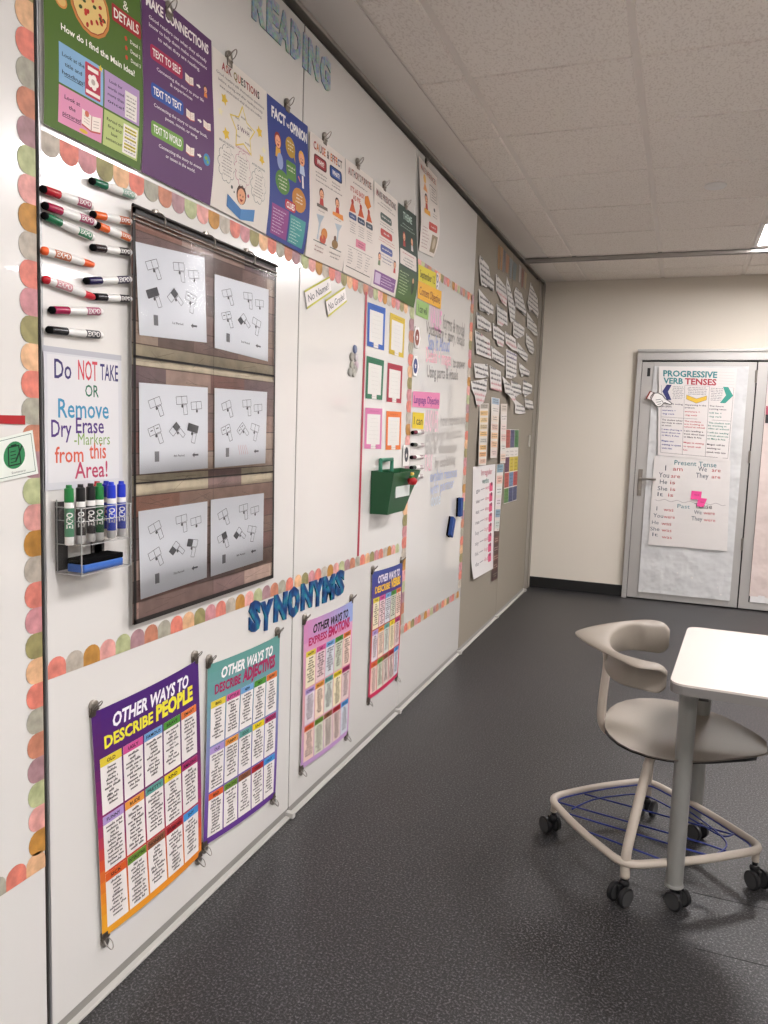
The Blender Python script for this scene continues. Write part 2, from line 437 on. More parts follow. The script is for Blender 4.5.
tag(MB().box(-0.3, YF, -0.1, ROOM_X + 0.1, YF + 0.12, CZ + 0.1).build('wall_far', M_WALL), kind='structure')
tag(MB().box(ROOM_X, YB, -0.1, ROOM_X + 0.1, YF, CZ + 0.1).build('wall_right', mat('white_paint', '#ece8e2', 0.7)), kind='structure')
tag(MB().box(-0.3, YB - 0.1, -0.1, ROOM_X + 0.1, YB, CZ + 0.1).build('wall_back', mat('white_paint')), kind='structure')
wl = tag(MB().box(-0.3, YB, -0.05, -0.14, YF, CZ + 0.05).build('wall_left', M_DARK), kind='structure')
SEAMS = [-3.28, -2.15, -1.02, 0.108, 1.236, 2.368, 3.503, 4.634, 5.690, 6.800]
ZB = 0.032
for i, (a, b) in enumerate(zip(SEAMS, SEAMS[1:])):
    a2 = max(a, YB) + 0.0035; b2 = b - 0.0035
    fab = i >= 7
    p = MB().box(-0.10, a2, ZB, 0.0, b2, 2.688, bev=0.0015, seg=1).build('fabric_panel' if fab else 'whiteboard_panel', M_FABRIC if fab else M_BOARD, wl)
    e = MB().box(-0.10, a2 - 0.001, ZB - 0.004, -0.003, a2 + 0.004, 2.692).box(-0.10, b2 - 0.004, ZB - 0.004, -0.003, b2 + 0.001, 2.692)
    e.box(-0.10, a2, 0.006, -0.003, b2, ZB - 0.001, mi=2).box(-0.09, a2 + 0.004, 0.0, 0.015, b2 - 0.006, 0.008, bev=0.002, mi=1)
    e.box(-0.02, b2 - 0.012, 0.0, 0.026, b2 + 0.010, 0.022, bev=0.003, mi=1)
    if i == 4: p2_ = MB().box(-0.05, a2 + 0.0, ZB, 0.002, a2 + 0.006, 2.688, bev=0.001).build('edge_trim', M_ALU, wl)
    e.build('panel_edge_seal', [mat('dark_seal', '#57534f', 0.6), mat('seal_light', '#bdbab4', 0.5), mat('seal_mid', '#86837e', 0.55)], wl)
tag(MB().box(-0.14, 6.803, 0.0, -0.02, YF, CZ).box(-0.03, 6.96, 0.0, 0.012, YF, 2.72, bev=0.004).box(-0.02, 6.81, 0.0, 0.0, 6.95, 2.7).build('trim_6', mat('jamb_grey', '#8b847a', 0.6)), kind='structure')
tag(MB().box(0.012, YF - 0.012, 0, 0.83, YF, 0.1, bev=0.003).build('baseboard_far', mat('black_cove', '#0d0d0d', 0.5)), kind='structure')

for k_, ys_ in enumerate((2.188, 2.47)): tag(MB().box(1.36, ys_, 0.0, ROOM_X, ys_ + 0.003, 0.0006).build('trim_%d' % (9 + k_), MF_SEAM), kind='structure')
# ------------------------------------------------------------------ lamps and ceiling fittings
M_DIFF = mat('lamp_diffuser', '#ffffff', 0.4, emit=LIGHT_STRENGTH)
desc = {0: 'bright square ceiling light beyond the crossing track side, nearest the double doors',
        1: 'square white recessed ceiling light above the student table',
        2: 'square white recessed ceiling light over the camera side of the room', 3: 'square white recessed ceiling light by the back wall'}
desc2 = {0: 'ceiling light near the far wall, in the row away from the whiteboards', 1: 'second ceiling light from the far wall, in the row away from the whiteboards', 2: 'third ceiling light from the far wall, in the row away from the whiteboards', 3: 'last ceiling light by the back wall, in the row away from the whiteboards'}
for k, (x, y) in enumerate(lights):
    lab = (desc if k < 4 else desc2)[k % 4]
    t = empty('ceiling_light', (x + g / 2, y + g / 2, CZ), lab, 'light', 'recessed ceiling lights')
    w = g / 2 - 0.004; f = MB()
    for a in (0, 1):
        f.box(-w, (-w if a == 0 else w - 0.022), -0.006, w, (-w + 0.022 if a == 0 else w), 0.05)
        f.box((-w if a == 0 else w - 0.022), -w + 0.022, -0.006, (-w + 0.022 if a == 0 else w), w - 0.022, 0.05)
    f.build('frame', M_WHITEP, t)
    MB().box(-w + 0.022, -w + 0.022, 0.0, w - 0.022, w - 0.022, 0.01).build('diffuser', M_DIFF, t)
tag(MB().lathe([(0.0, 0), (0.05, 0.001), (0.056, 0.006), (0.056, 0.012), (0.0, 0.012)], (1.30, 4.56, CZ - 0.019), (0, 0, 1), n=32)
    .build('ceiling_cover_disc', M_WHITEP, ang=40), 'small round white cover plate on a ceiling tile', 'sprinkler cover')

# ------------------------------------------------------------------ doors in the far wall
M_DOOR = mat('door_aluminium', '#b3b0ac', 0.35, metal=0.35)
M_GLASS = mat('door_glass', '#dfe6e6', 0.05, trans=0.9)
fr = MB()
fr.box(0.827, YF - 0.05, 2.050, 2.72, YF, 2.135, bev=0.004).box(0.827, YF - 0.065, 2.118, 2.72, YF - 0.045, 2.14, bev=0.003)
fr.box(0.827, YF - 0.05, 0, 0.868, YF, 2.06, bev=0.003).box(2.68, YF - 0.05, 0, 2.72, YF, 2.06, bev=0.003)
tag(fr.build('trim_7', M_DOOR), kind='structure')
tag(MB().box(0.868, YF - 0.022, 0.0, 2.68, YF - 0.001, 2.05).build('trim_8', M_DARK), kind='structure')
def door(n, x0, x1, hinge_left):
    d = bpy.data.objects.new('door_%d' % n, None); COL.objects.link(d); d['kind'] = 'structure'; d.location = (x0, YF - 0.045, 0)
    b = MB(); W = x1 - x0; y0, y1 = -0.002, 0.018
    gl, gr = (0.095, W - 0.062) if n == 1 else (0.075, W - 0.095)
    b.box(0, y0, 0.012, gl, y1, 2.036, bev=0.002).box(gr, y0, 0.012, W, y1, 2.036, bev=0.002)
    b.box(gl, y0, 2.00, gr, y1, 2.036, bev=0.002).box(gl, y0, 0.012, gr, y1, 0.07, bev=0.002)
    b.build('door_frame', M_DOOR, d)
    MB().box(gl, y0 + 0.006, 2.0, gr, y0 + 0.008, 2.006).box(gl - 0.001, -0.004, 0.07, gl + 0.004, y0 + 0.001, 2.0).box(gr - 0.004, -0.004, 0.07, gr + 0.001, y0 + 0.001, 2.0).box(gl, -0.004, 1.996, gr, y0 + 0.001, 2.001).build('glazing_gasket', M_BLACK, d)
    MB().box(gl, 0.006, 0.07, gr, 0.012, 2.0).build('glass_pane', M_GLASS, d)
    for z in (1.92, 1.27, 0.55):
        xx = W if n == 1 else 0.0
        MB().cyl((xx, -0.01, z - 0.05), (xx, -0.01, z + 0.05), 0.009).build('hinge', M_CHROME, d) if n == 1 else None
    hx = 0.045 if n == 1 else W - 0.045; s = 1 if n == 1 else -1
    h = MB().box(hx - 0.018, -0.010, 0.90, hx + 0.018, -0.002, 1.13, bev=0.003)
    h.cyl((hx, -0.01, 1.05), (hx, -0.05, 1.05), 0.009).cyl((hx, -0.045, 1.05), (hx + s * 0.13, -0.045, 1.05), 0.009)
    h.cyl((hx, -0.008, 0.945), (hx, -0.02, 0.945), 0.012)
    h.build('door_handle', M_CHROME, d)
    MB().box(hx - 0.012 + 0.01 * s, -0.006, 1.915, hx + 0.012 + 0.01 * s, -0.002, 1.985).build('door_contact', M_BLACK, d)
    return d
door(1, 0.872, 1.752, True); door(2, 1.762, 2.642, False)

# ------------------------------------------------------------------ scalloped borders
SC_COL = ['#cf7a6b', '#b0a698', '#b3803a', '#d69a92', '#abb083', '#a07c80', '#b97a60', '#a09c8c', '#d47a68', '#d8ab82', '#8e8658', '#c2868a']
M_SCAL = M_WATER
def border(y0, z0, y1, z1, side, label, start=0, dr=1, h=0.045, pitch=0.054, off=0.0):
    """strip from (y0,z0) to (y1,z1); scallops point to 'side' (unit vector in y,z)"""
    L = math.hypot(y1 - y0, z1 - z0); n = max(1, round(L / pitch)); p = L / n
    dy, dz = (y1 - y0) / L, (z1 - z0) / L; sy, sz = side
    P = Print([(0, 1), (1, 1), (1, 0), (0, 0)], 1, 1, base=0.0015 + off); body = h - p * 0.42
    for k in range(n):
        c = SC_COL[(start + dr * k) % 12]; r = p / 2
        pts = [(k * p, 0), ((k + 1) * p, 0), ((k + 1) * p, body)]
        for a in range(1, 8):
            t = math.pi * a / 8; pts.append((k * p + r + r * math.cos(t), body + p * 0.42 * math.sin(t)))
        pts.append((k * p, body))
        q = []
        for s_, t_ in pts:
            yy = y0 + dy * s_ + sy * t_; zz = z0 + dz * s_ + sz * t_; q.append((yy, 1 - zz))
        P.outline_sheet(q, c, 0.0006)
    return P.build('scalloped_border', M_SCAL, label, 'border', 'scalloped border strips')
border(1.231, 0.466, 1.231, 2.68, (-1, 0), 'scalloped pastel border running upright along the right edge of the nearest left board', 2)
border(1.231, 0.428, 0.60, 0.432, (0, 1), 'scalloped pastel border along the bottom of the nearest left board', 9, -1)
border(1.242, 1.966, 2.362, 1.972, (0, -1), 'scalloped pastel border hanging under the purple, green and blue reading posters', 1, -1)
border(2.374, 1.972, 3.45, 1.975, (0, -1), 'scalloped pastel border hanging under the white cause and effect poster', 4, -1)
border(1.244, 0.842, 2.364, 0.835, (0, 1), 'scalloped pastel border below the wood-look pocket chart', 0)
border(2.374, 0.835, 3.45, 0.815, (0, 1), 'scalloped pastel border running from the blue bubble letters to the verbs poster', 9)
border(3.545, 1.975, 3.555, 0.44, (-1, 0), 'scalloped pastel border running upright beside the six coloured frames', 4, 1, 0.068)
border(3.515, 2.208, 4.585, 2.214, (0, -1), 'scalloped pastel border across the top of the handwritten objectives board', 2)
border(4.63, 2.214, 4.63, 0.43, (-1, 0), 'scalloped pastel border running upright beside the tan fabric panel', 5, 1, 0.07)
border(3.51, 0.392, 4.585, 0.374, (0, 1), 'scalloped pastel border low on the wall under the two blue erasers', 7)

# ------------------------------------------------------------------ clips
def clip_proto():
    t = empty('magnetic_clip', (0, 0, 0), '', 'clip')
    MB().lathe([(0.0, 0), (0.0125, 0), (0.0135, 0.003), (0.0135, 0.008), (0.011, 0.010), (0.0, 0.010)], (0.0, 0, 0.012), (1, 0, 0), n=20).build('magnet', M_CHROME, t, ang=40)
    j = MB().box(0.001, -0.013, -0.016, 0.005, 0.013, 0.010, bev=0.0015, M=Matrix.Rotation(0.0, 4, 'Y'))
    j.box(0.006, -0.013, -0.016, 0.009, 0.013, 0.012, bev=0.0012).cyl((0.006, -0.014, 0.001), (0.006, 0.014, 0.001), 0.004, n=10)
    j.build('jaw', mat('clip_steel', '#6e655c', 0.35, metal=0.85), t, ang=40)
    w = MB().tube(spline([(0.008, -0.008, 0.004), (0.018, -0.010, 0.012), (0.026, -0.006, 0.022), (0.028, 0.0, 0.026), (0.026, 0.006, 0.022), (0.018, 0.010, 0.012), (0.008, 0.008, 0.004)], 4), 0.0014, n=6)
    w.build('handle', M_CHROME, t, smooth=True)
    return t
CLIP = clip_proto(); clip_used = [False]
def clip(y, z, label, flip=False, X=0.0, sc=1.0, group='magnetic clips holding the posters'):
    o = CLIP if not clip_used[0] else copy_tree(CLIP); clip_used[0] = True
    o.location = (X, y, z); o.rotation_euler = (math.pi, 0, 0) if flip else (0, 0, 0); o.scale = (sc,) * 3
    tag(o, label, 'clip', group); return o

# ------------------------------------------------------------------ reading posters, top row
ZT, ZB_ = 2.392, 1.976
def bulge(k, top=0.0, bot=0.0, m=0.62):
    # hanging sheet: flat at the top clip, bellies out lower down, tucks back at the foot
    return lambda a, b: 0.003 + k * (math.sin(math.pi * min(1, max(0, b)) ** 1.6)) * (0.45 + 0.55 * a) + top * (1 - b) ** 6 + bot * b ** 8
def bookicon(P, u, v, s, page='#efe2d6'):
    P.fan([(u - s, v - s * .6), (u, v - s * .4), (u, v + s * .7), (u - s, v + s * .5)], page, 2); P.fan([(u, v - s * .4), (u + s, v - s * .6), (u + s, v + s * .5), (u, v + s * .7)], page, 2)
    P.line([(u, v - s * .4), (u, v + s * .7)], s * .1, '#b98f85', 3); P.line([(u - s, v + s * .55), (u, v + s * .75), (u + s, v + s * .55)], s * .12, '#c0574f', 3)
    for k in range(3): P.line([(u - s * .8, v - s * .2 + k * s * .22), (u - s * .2, v - s * .1 + k * s * .22)], s * .05, '#b9a79b', 3); P.line([(u + s * .2, v - s * .1 + k * s * .22), (u + s * .8, v - s * .2 + k * s * .22)], s * .05, '#b9a79b', 3)
def arrow(P, u, v, s, c='#f0e9e2'):
    P.rect(u - s, v - s * .25, u, v + s * .25, c, 2); P.fan([(u, v - s * .6), (u + s, v), (u, v + s * .6)], c, 2)
def kid(P, u, v, s, shirt, hair='#3b2a26', skin='#e3a581'):
    P.fan([(u - s * .75, v + s * 2.0), (u - s * .55, v + s * .85), (u + s * .55, v + s * .85), (u + s * .75, v + s * 2.0)], shirt, 2)
    P.ell(u, v, s * .85, s * .95, hair, 2); P.ell(u, v + s * .15, s * .68, s * .75, skin, 3)
    P.ell(u - s * .25, v + s * .1, s * .08, s * .1, '#2a1c18', 4, n=8); P.ell(u + s * .25, v + s * .1, s * .08, s * .1, '#2a1c18', 4, n=8)
    P.fan([(u - s * .3, v + s * .42), (u + s * .3, v + s * .42), (u + s * .12, v + s * .65), (u - s * .12, v + s * .65)], '#8c2f2a', 4)
def P_top(quad, k=0.014):
    P = Print(quad, 0.285, 0.415, base=0.0035, disp=bulge(k)); return P
# 1 green poster
P = P_top(qrect(1.248, 2.395, 1.540, 1.978), 0.010); P.sheet('#4d6a24')
W_, H_ = P.W, P.H
P.text('MAIN IDEA', 0.10, 0.045, 0.022, '#f2ede2', w=0.17, bold=0.02); P.rrect(0.19, 0.095, 0.283, 0.13, 0.004, '#a3262b', 2); P.text('DETAILS', 0.236, 0.112, 0.02, '#f2ede2', w=0.08, bold=0.02, layer=3)
P.text('&', 0.235, 0.08, 0.02, '#f2ede2'); P.ell(0.125, 0.135, 0.058, 0.06, '#c77f3f', 1); P.ell(0.125, 0.135, 0.052, 0.054, '#9c3a22', 2); P.ell(0.125, 0.135, 0.050, 0.052, '#e2c37c', 3)
for k in range(26):
    a, r = random.random() * 6.3, 0.044 * math.sqrt(random.random()); P.ell(0.125 + r * math.cos(a), 0.135 + r * math.sin(a), 0.0055, 0.004, random.choice(['#b02a20', '#c23a28', '#3c4a1c', '#c23a28']), 4, rot=a, n=8)
P.ell(0.045, 0.165, 0.016, 0.014, '#cf8a45', 1); P.ell(0.045, 0.165, 0.012, 0.010, '#d8b26a', 2)
for k in range(3): P.text('Detail %d' % (k + 1), 0.262, 0.15 + k * 0.02, 0.008, '#efe9dc', w=0.032, bold=0.01); P.ell(0.232, 0.15 + k * 0.02, 0.004, 0.005, '#c8442c', 2)
P.text('How do I find the Main Idea?', 0.150, 0.214, 0.0125, '#f6f3ea', w=0.215, bold=0.02)
P.rect(0.036, 0.245, 0.158, 0.322, '#86aecf', 1); P.rect(0.162, 0.245, 0.272, 0.322, '#b092bb', 1)
P.rect(0.036, 0.326, 0.158, 0.398, '#d98fae', 1); P.rect(0.162, 0.326, 0.272, 0.398, '#b4c277', 1)
for i, (t, v) in enumerate([('Look at the', 0.265), ('title and', 0.282), ('headings!', 0.299)]): P.text(t, 0.074, v, 0.0078, '#23303c', w=0.060 if i != 1 else 0.046, bold=0.012)
for i, (t, v) in enumerate([('Look for', 0.262), ('words used', 0.276), ('more than', 0.290), ('once!', 0.304)]): P.text(t, 0.196, v, 0.0065, '#2c2238', w=0.05 if i else 0.04, bold=0.012)
for i, (t, v) in enumerate([('Look at', 0.344), ('the', 0.360), ('pictures!', 0.376)]): P.text(t, 0.072, v, 0.0078, '#3a1f2c', w=(0.042, 0.018, 0.050)[i], bold=0.012)
for i, (t, v) in enumerate([('Reread the', 0.342), ('first and', 0.355), ('last', 0.368), ('sentences!', 0.381)]): P.text(t, 0.195, v, 0.0065, '#2a3018', w=(0.05, 0.042, 0.02, 0.05)[i], bold=0.012)
P.line([(0.050, 0.3055), (0.100, 0.3055)], 0.0012, '#23303c', 2); P.line([(0.047, 0.3825), (0.097, 0.3825)], 0.0012, '#3a1f2c', 2)
P.rrect(0.106, 0.252, 0.150, 0.318, 0.003, '#b8364a', 2); P.rect(0.113, 0.258, 0.143, 0.266, '#efe3da', 3); P.rect(0.108, 0.306, 0.148, 0.313, '#efe3da', 3)
for a in range(5): P.ell(0.128 + 0.009 * math.cos(a * 1.257), 0.286 + 0.009 * math.sin(a * 1.257), 0.007, 0.007, '#f0e6de', 3, n=10)
P.ell(0.128, 0.286, 0.006, 0.006, '#b9aaa0', 4, n=10); P.star(0.150, 0.249, 0.008, '#e0c13a', 3)
P.rect(0.225, 0.262, 0.263, 0.318, '#e9e2d8', 2)
for k in range(6): P.scrib(0.229, 0.259, 0.272 + k * 0.008, 0.004, '#57504a', layer=3)
bookicon(P, 0.126, 0.365, 0.027); P.ell(0.112, 0.355, 0.006, 0.006, '#c96a52', 4); P.ell(0.105, 0.392, 0.012, 0.004, '#dcb83a', 3)
P.rect(0.222, 0.333, 0.268, 0.394, '#eee8dc', 2)
for k in range(8):
    if k in (0, 1, 3, 5, 6): P.rect(0.226, 0.338 + k * 0.0068, 0.264, 0.3425 + k * 0.0068, '#d9c84a', 3)
    P.scrib(0.227, 0.263, 0.3402 + k * 0.0068, 0.0035, '#4e4a40', layer=4)
P.build('reading_poster', M_GLOSS, 'green main idea poster with a pizza and four coloured boxes', 'poster', 'reading skill posters in the top row')
# 2 purple poster
P = P_top(qrect(1.546, 2.395, 1.828, 1.978), 0.012); P.sheet('#5a3360')
P.text('MAKE CONNECTIONS', 0.1425, 0.030, 0.022, '#f2eae6', w=0.255, bold=0.03)
for i, t in enumerate(['Good readers use what they already', 'know to help them make connections', 'to what they are reading.']): P.text(t, 0.1425, 0.062 + i * 0.017, 0.0085, '#e6dcdf', w=(0.235, 0.235, 0.17)[i], bold=0.01)
for i, (t, c, l1, l2) in enumerate([('TEXT TO SELF', '#a5254a', 'Connecting the story to your life', '& experiences'), ('TEXT TO TEXT', '#2b4f9c', 'Connecting the story to another book,', 'poem, movie, or song.'), ('TEXT TO WORLD', '#6e9a3e', 'Connecting the story to events', 'or issues in the world.')]):
    v = 0.135 + i * 0.085
    P.rrect(0.028, v - 0.016, 0.152, v + 0.017, 0.008, c, 1); P.text(t, 0.09, v, 0.017, '#f5efe9', w=0.108, bold=0.02)
    P.text(l1, 0.145, v + 0.032, 0.0078, '#e6dcdf', w=(0.19, 0.215, 0.175)[i], bold=0.01); P.text(l2, 0.145, v + 0.047, 0.0078, '#e6dcdf', w=(0.09, 0.13, 0.12)[i], bold=0.01)
    bookicon(P, 0.180, v + 0.004, 0.017); arrow(P, 0.220, v + 0.004, 0.009)
    if i == 0: kid(P, 0.250, v, 0.010, '#d9803c')
    elif i == 1: bookicon(P, 0.252, v + 0.004, 0.016)
    else: P.ell(0.252, v + 0.004, 0.015, 0.015, '#3c7fb0', 2); P.ell(0.248, v + 0.001, 0.007, 0.005, '#7aa64a', 3, n=8); P.ell(0.256, v + 0.009, 0.005, 0.004, '#7aa64a', 3, n=8)
P.build('reading_poster', M_GLOSS, 'purple make connections poster with red, blue and green heading tags', 'poster', 'reading skill posters in the top row')
# 3 ask questions
PQ = [qpx((210.3, 46), (264.6, 92), (263.8, 234.2), (208.6, 205.5)), qpx((265.0, 93.5), (306, 126.5), (301.6, 254.8), (264.2, 235.0)),
      qpx((308.5, 131.0), (343.2, 158), (340.3, 271.5), (303.4, 255.6)), qpx((344.2, 158.5), (371.8, 179.2), (368.6, 285.2), (341.4, 271.9)),
      qpx((373, 181), (396.0, 201), (393.3, 297.0), (369.3, 285.8)), qpx((396.8, 202.3), (415.0, 216.2), (412.3, 308.0), (393.8, 297.7)),
      qpx((417.5, 156), (435.8, 178), (432.7, 257.5), (417.6, 250.5))]
WH = '#d8d0c6'
P = P_top(PQ[0], 0.013); P.sheet(WH)
cs = ['#9c3b3b', '#c98a36', '#55704a', '#34506e', '#7b3f6b']
def rainbow(P, t, v, h, w, cs, u=0.1425, bold=0.03):
    ws = [glyphs(c, bold)[3] - glyphs(c, bold)[2] + 0.10 if c != ' ' else 0.3 for c in t]; k = w / sum(ws); x = u - w / 2
    for i, c in enumerate(t):
        if c != ' ': P.text(c, x + ws[i] * k / 2, v, h, cs[i % len(cs)], w=(ws[i] - 0.10) * k, bold=bold)
        x += ws[i] * k
rainbow(P, 'ASK QUESTIONS', 0.030, 0.020, 0.20, ['#9c3b3b', '#a24a3a', '#7a3340', '#000000', '#8b7b4a', '#c0604a', '#4a5a4a', '#5a4a50', '#9c3b3b'])
for i, t in enumerate(['Good readers ask themselves questions', 'before, during, and after reading to help', 'them understand what they are reading.']): P.text(t, 0.1425, 0.055 + i * 0.016, 0.0075, '#4b4345', w=(0.25, 0.23, 0.22)[i])
P.star(0.145, 0.165, 0.070, '#dcc254', 1, 0.55); P.star(0.145, 0.165, 0.062, '#dcd4c8', 2, 0.55)
for i, (t, a, b) in enumerate([('5 W+H', 0.145, 0.165), ('WHO', 0.115, 0.142), ('WHAT', 0.148, 0.130), ('WHEN', 0.178, 0.148), ('WHY', 0.118, 0.190), ('WHERE', 0.165, 0.195)]): P.text(t, a, b, 0.014 if i == 0 else 0.006, '#5a3550' if i == 0 else '#6a6258', bold=0.01, layer=4)
for a, b, r in ((0.055, 0.115, 0.017), (0.06, 0.205, 0.018), (0.235, 0.135, 0.018), (0.242, 0.212, 0.016)): P.star(a, b, r, '#dbb63a', 1, 0.55, rot=random.random())
for a, b in ((0.035, 0.155), (0.255, 0.18)): P.star(a, b, 0.013, '#e2d8ae', 1)
for i, (u, v, c, t) in enumerate([(0.062, 0.285, '#4c554f', 'BEFORE READING'), (0.140, 0.275, '#a8506c', 'DURING READING'), (0.222, 0.295, '#56655f', 'AFTER READING')]):
    P.text(t, u, v - 0.055, 0.006, c, w=0.07, bold=0.01)
    for a in range(10): P.ell(u + 0.030 * math.cos(a * .628), v + 0.038 * math.sin(a * .628), 0.012, 0.013, c, 1, n=10)
    for a in range(10): P.ell(u + 0.030 * math.cos(a * .628), v + 0.038 * math.sin(a * .628), 0.0107, 0.0117, WH, 2, n=10)
    P.ell(u, v, 0.033, 0.042, WH, 3)
    P.para(u - 0.026, u + 0.026, v - 0.030, 8, 0.0085, 0.0042, '#6b625e', layer=4)
P.ell(0.090, 0.338, 0.005, 0.005, '#4c554f', 2); P.ell(0.102, 0.348, 0.003, 0.003, '#4c554f', 2); P.ell(0.172, 0.338, 0.005, 0.005, '#a8506c', 2)
kid(P, 0.138, 0.345, 0.029, '#d8d0c6', '#4a2e22', '#d89a72')
P.fan([(0.070, 0.362), (0.14, 0.384), (0.14, 0.413), (0.070, 0.396)], '#3b6fa3', 5); P.fan([(0.14, 0.384), (0.210, 0.366), (0.210, 0.400), (0.14, 0.413)], '#4a80b4', 5)
P.build('reading_poster', M_GLOSS, 'white ask questions poster with yellow stars and a child reading', 'poster', 'reading skill posters in the top row')
# 4 fact vs opinion
P = P_top(PQ[1], 0.018); P.sheet('#2c3c80')
P.text('FACT', 0.075, 0.040, 0.030, '#ebe7e4', w=0.095, bold=0.04); P.text('vs', 0.1375, 0.045, 0.016, '#ebe7e4', w=0.022, bold=0.02); P.text('OPINION', 0.215, 0.043, 0.030, '#ebe7e4', w=0.125, bold=0.04)
kid(P, 0.065, 0.115, 0.026, '#d8a13a', '#8c2a20', '#e6a27c'); P.ell(0.075, 0.175, 0.02, 0.025, '#8f9cc4', 4)
kid(P, 0.232, 0.120, 0.026, '#b8c4d8', '#e0a23c', '#e6a27c'); P.rect(0.226, 0.175, 0.238, 0.215, '#e4dcd8', 4); P.line([(0.20, 0.185), (0.215, 0.2)], 0.006, '#d97a7a', 3)
P.ell(0.152, 0.110, 0.034, 0.032, '#b08a2c', 1); P.fan([(0.17, 0.13), (0.182, 0.125), (0.184, 0.150)], '#b08a2c', 1); P.rrect(0.118, 0.155, 0.186, 0.212, 0.008, '#4f7d35', 1)
P.ell(0.090, 0.235, 0.048, 0.036, '#4f7d35', 1); P.ell(0.205, 0.260, 0.050, 0.038, '#b8792c', 1)
for u, v, n in ((0.152, 0.105, 3), (0.152, 0.182, 2), (0.09, 0.23, 4), (0.205, 0.255, 3)): P.para(u - 0.03, u + 0.03, v - 0.01, n, 0.011, 0.006, '#e4e0c8', layer=3)
P.rrect(0.108, 0.278, 0.182, 0.308, 0.010, '#b02a3c', 2); P.text('CLUES', 0.145, 0.293, 0.018, '#f0e8e4', w=0.056, bold=0.02, layer=4)
P.rect(0.024, 0.312, 0.138, 0.402, '#85397a', 1); P.rect(0.150, 0.316, 0.262, 0.402, '#3f8f8c', 1)
P.para(0.032, 0.130, 0.325, 8, 0.0095, 0.005, '#cdb4cc', al='L'); P.para(0.158, 0.254, 0.328, 8, 0.0095, 0.005, '#c4dcd8', al='L', f=(0.3, 0.9))
P.build('reading_poster', M_GLOSS, 'dark blue fact versus opinion poster with two cartoon children', 'poster', 'reading skill posters in the top row')
# 5 cause and effect
P = P_top(PQ[2], 0.018); P.sheet('#d9cfc6')
rainbow(P, 'CAUSE & EFFECT', 0.035, 0.026, 0.235, ['#9c2f2f', '#c9703a', '#5a4a44', '#a83a3a', '#c9703a', '#2e4a78', '#5a4a44'])
P.rrect(0.03, 0.062, 0.128, 0.104, 0.012, '#5d2226', 1); P.rrect(0.037, 0.067, 0.121, 0.099, 0.010, '#9c2c34', 2); P.text('WHY?', 0.079, 0.083, 0.017, '#ece4de', w=0.055, bold=0.03, layer=3)
P.rrect(0.152, 0.062, 0.255, 0.106, 0.012, '#1f2c50', 1); P.rrect(0.159, 0.067, 0.248, 0.101, 0.010, '#2c4f92', 2); P.text('WHAT?', 0.203, 0.084, 0.017, '#ece4de', w=0.062, bold=0.03, layer=3)
P.para(0.04, 0.13, 0.120, 2, 0.012, 0.006, '#6a625e'); P.para(0.155, 0.25, 0.120, 2, 0.012, 0.006, '#6a625e'); P.para(0.03, 0.26, 0.148, 1, 0.01, 0.006, '#6a625e')
kid(P, 0.085, 0.185, 0.020, '#b8372e'); P.fan([(0.05, 0.225), (0.125, 0.225), (0.128, 0.236), (0.05, 0.236)], '#6e625a', 5)
kid(P, 0.205, 0.185, 0.020, '#c2402e'); P.fan([(0.165, 0.225), (0.245, 0.22), (0.25, 0.240), (0.165, 0.236)], '#e08a3a', 5)
P.fan([(0.05, 0.262), (0.105, 0.258), (0.082, 0.285), (0.072, 0.345), (0.062, 0.345), (0.070, 0.285)], '#a9b4bd', 1); P.fan([(0.185, 0.262), (0.24, 0.258), (0.217, 0.285), (0.214, 0.325), (0.204, 0.325), (0.205, 0.285)], '#a9b4bd', 1)
P.ell(0.112, 0.318, 0.022, 0.020, '#c98038', 2); P.ell(0.105, 0.338, 0.022, 0.016, '#b5482f', 2); P.ell(0.195, 0.335, 0.024, 0.016, '#8a6a3c', 2); P.ell(0.192, 0.315, 0.010, 0.010, '#6b4a36', 2)
P.line([(0.04, 0.352), (0.135, 0.352)], 0.003, '#57605a', 2); P.line([(0.16, 0.352), (0.25, 0.352)], 0.003, '#57605a', 2)
for u in (0.085, 0.205): P.para(u - 0.035, u + 0.035, 0.246, 1, 0.01, 0.005, '#6a625e'); P.para(u - 0.045, u + 0.045, 0.368, 2, 0.013, 0.006, '#8c5a55' if u < .1 else '#5a5450')
P.build('reading_poster', M_GLOSS, 'white cause and effect poster with a red and a blue button', 'poster', 'reading skill posters in the top row')
# 6 author's purpose
P = P_top(PQ[3], 0.016); P.sheet('#d9cfc6')
rainbow(P, "AUTHOR'S PURPOSE", 0.035, 0.026, 0.24, ['#8c4a4a', '#6a5a50', '#a05a4a', '#5a5a5a']); P.para(0.03, 0.255, 0.066, 1, 0.01, 0.006, '#6a625e')
P.text("IT'S AS EASY", 0.115, 0.095, 0.018, '#b8534a', w=0.14, bold=0.02); P.text('AS PIE', 0.105, 0.122, 0.018, '#b8534a', w=0.075, bold=0.02)
P.fan([(0.19, 0.090), (0.225, 0.080), (0.255, 0.115), (0.215, 0.135), (0.185, 0.118)], '#d07a2a', 2)
for i, c in enumerate(('#41507a', '#2e3c55', '#46505a')):
    u = 0.062 + i * 0.082; P.fan([(u - 0.03, 0.182), (u, 0.135), (u + 0.032, 0.178)], '#c2552a', 1); P.ell(u, 0.142, 0.012, 0.010, '#a83a2e', 2); P.rrect(u - 0.036, 0.186, u + 0.036, 0.208, 0.008, c, 2); P.para(u - 0.028, u + 0.028, 0.197, 1, 0.01, 0.008, '#c8ccd4', layer=3); P.para(u - 0.03, u + 0.03, 0.22, 5, 0.009, 0.005, '#7b7370')
P.rect(0.095, 0.272, 0.190, 0.302, '#c9788c', 1); P.para(0.105, 0.180, 0.282, 2, 0.010, 0.006, '#7a3448', layer=2)
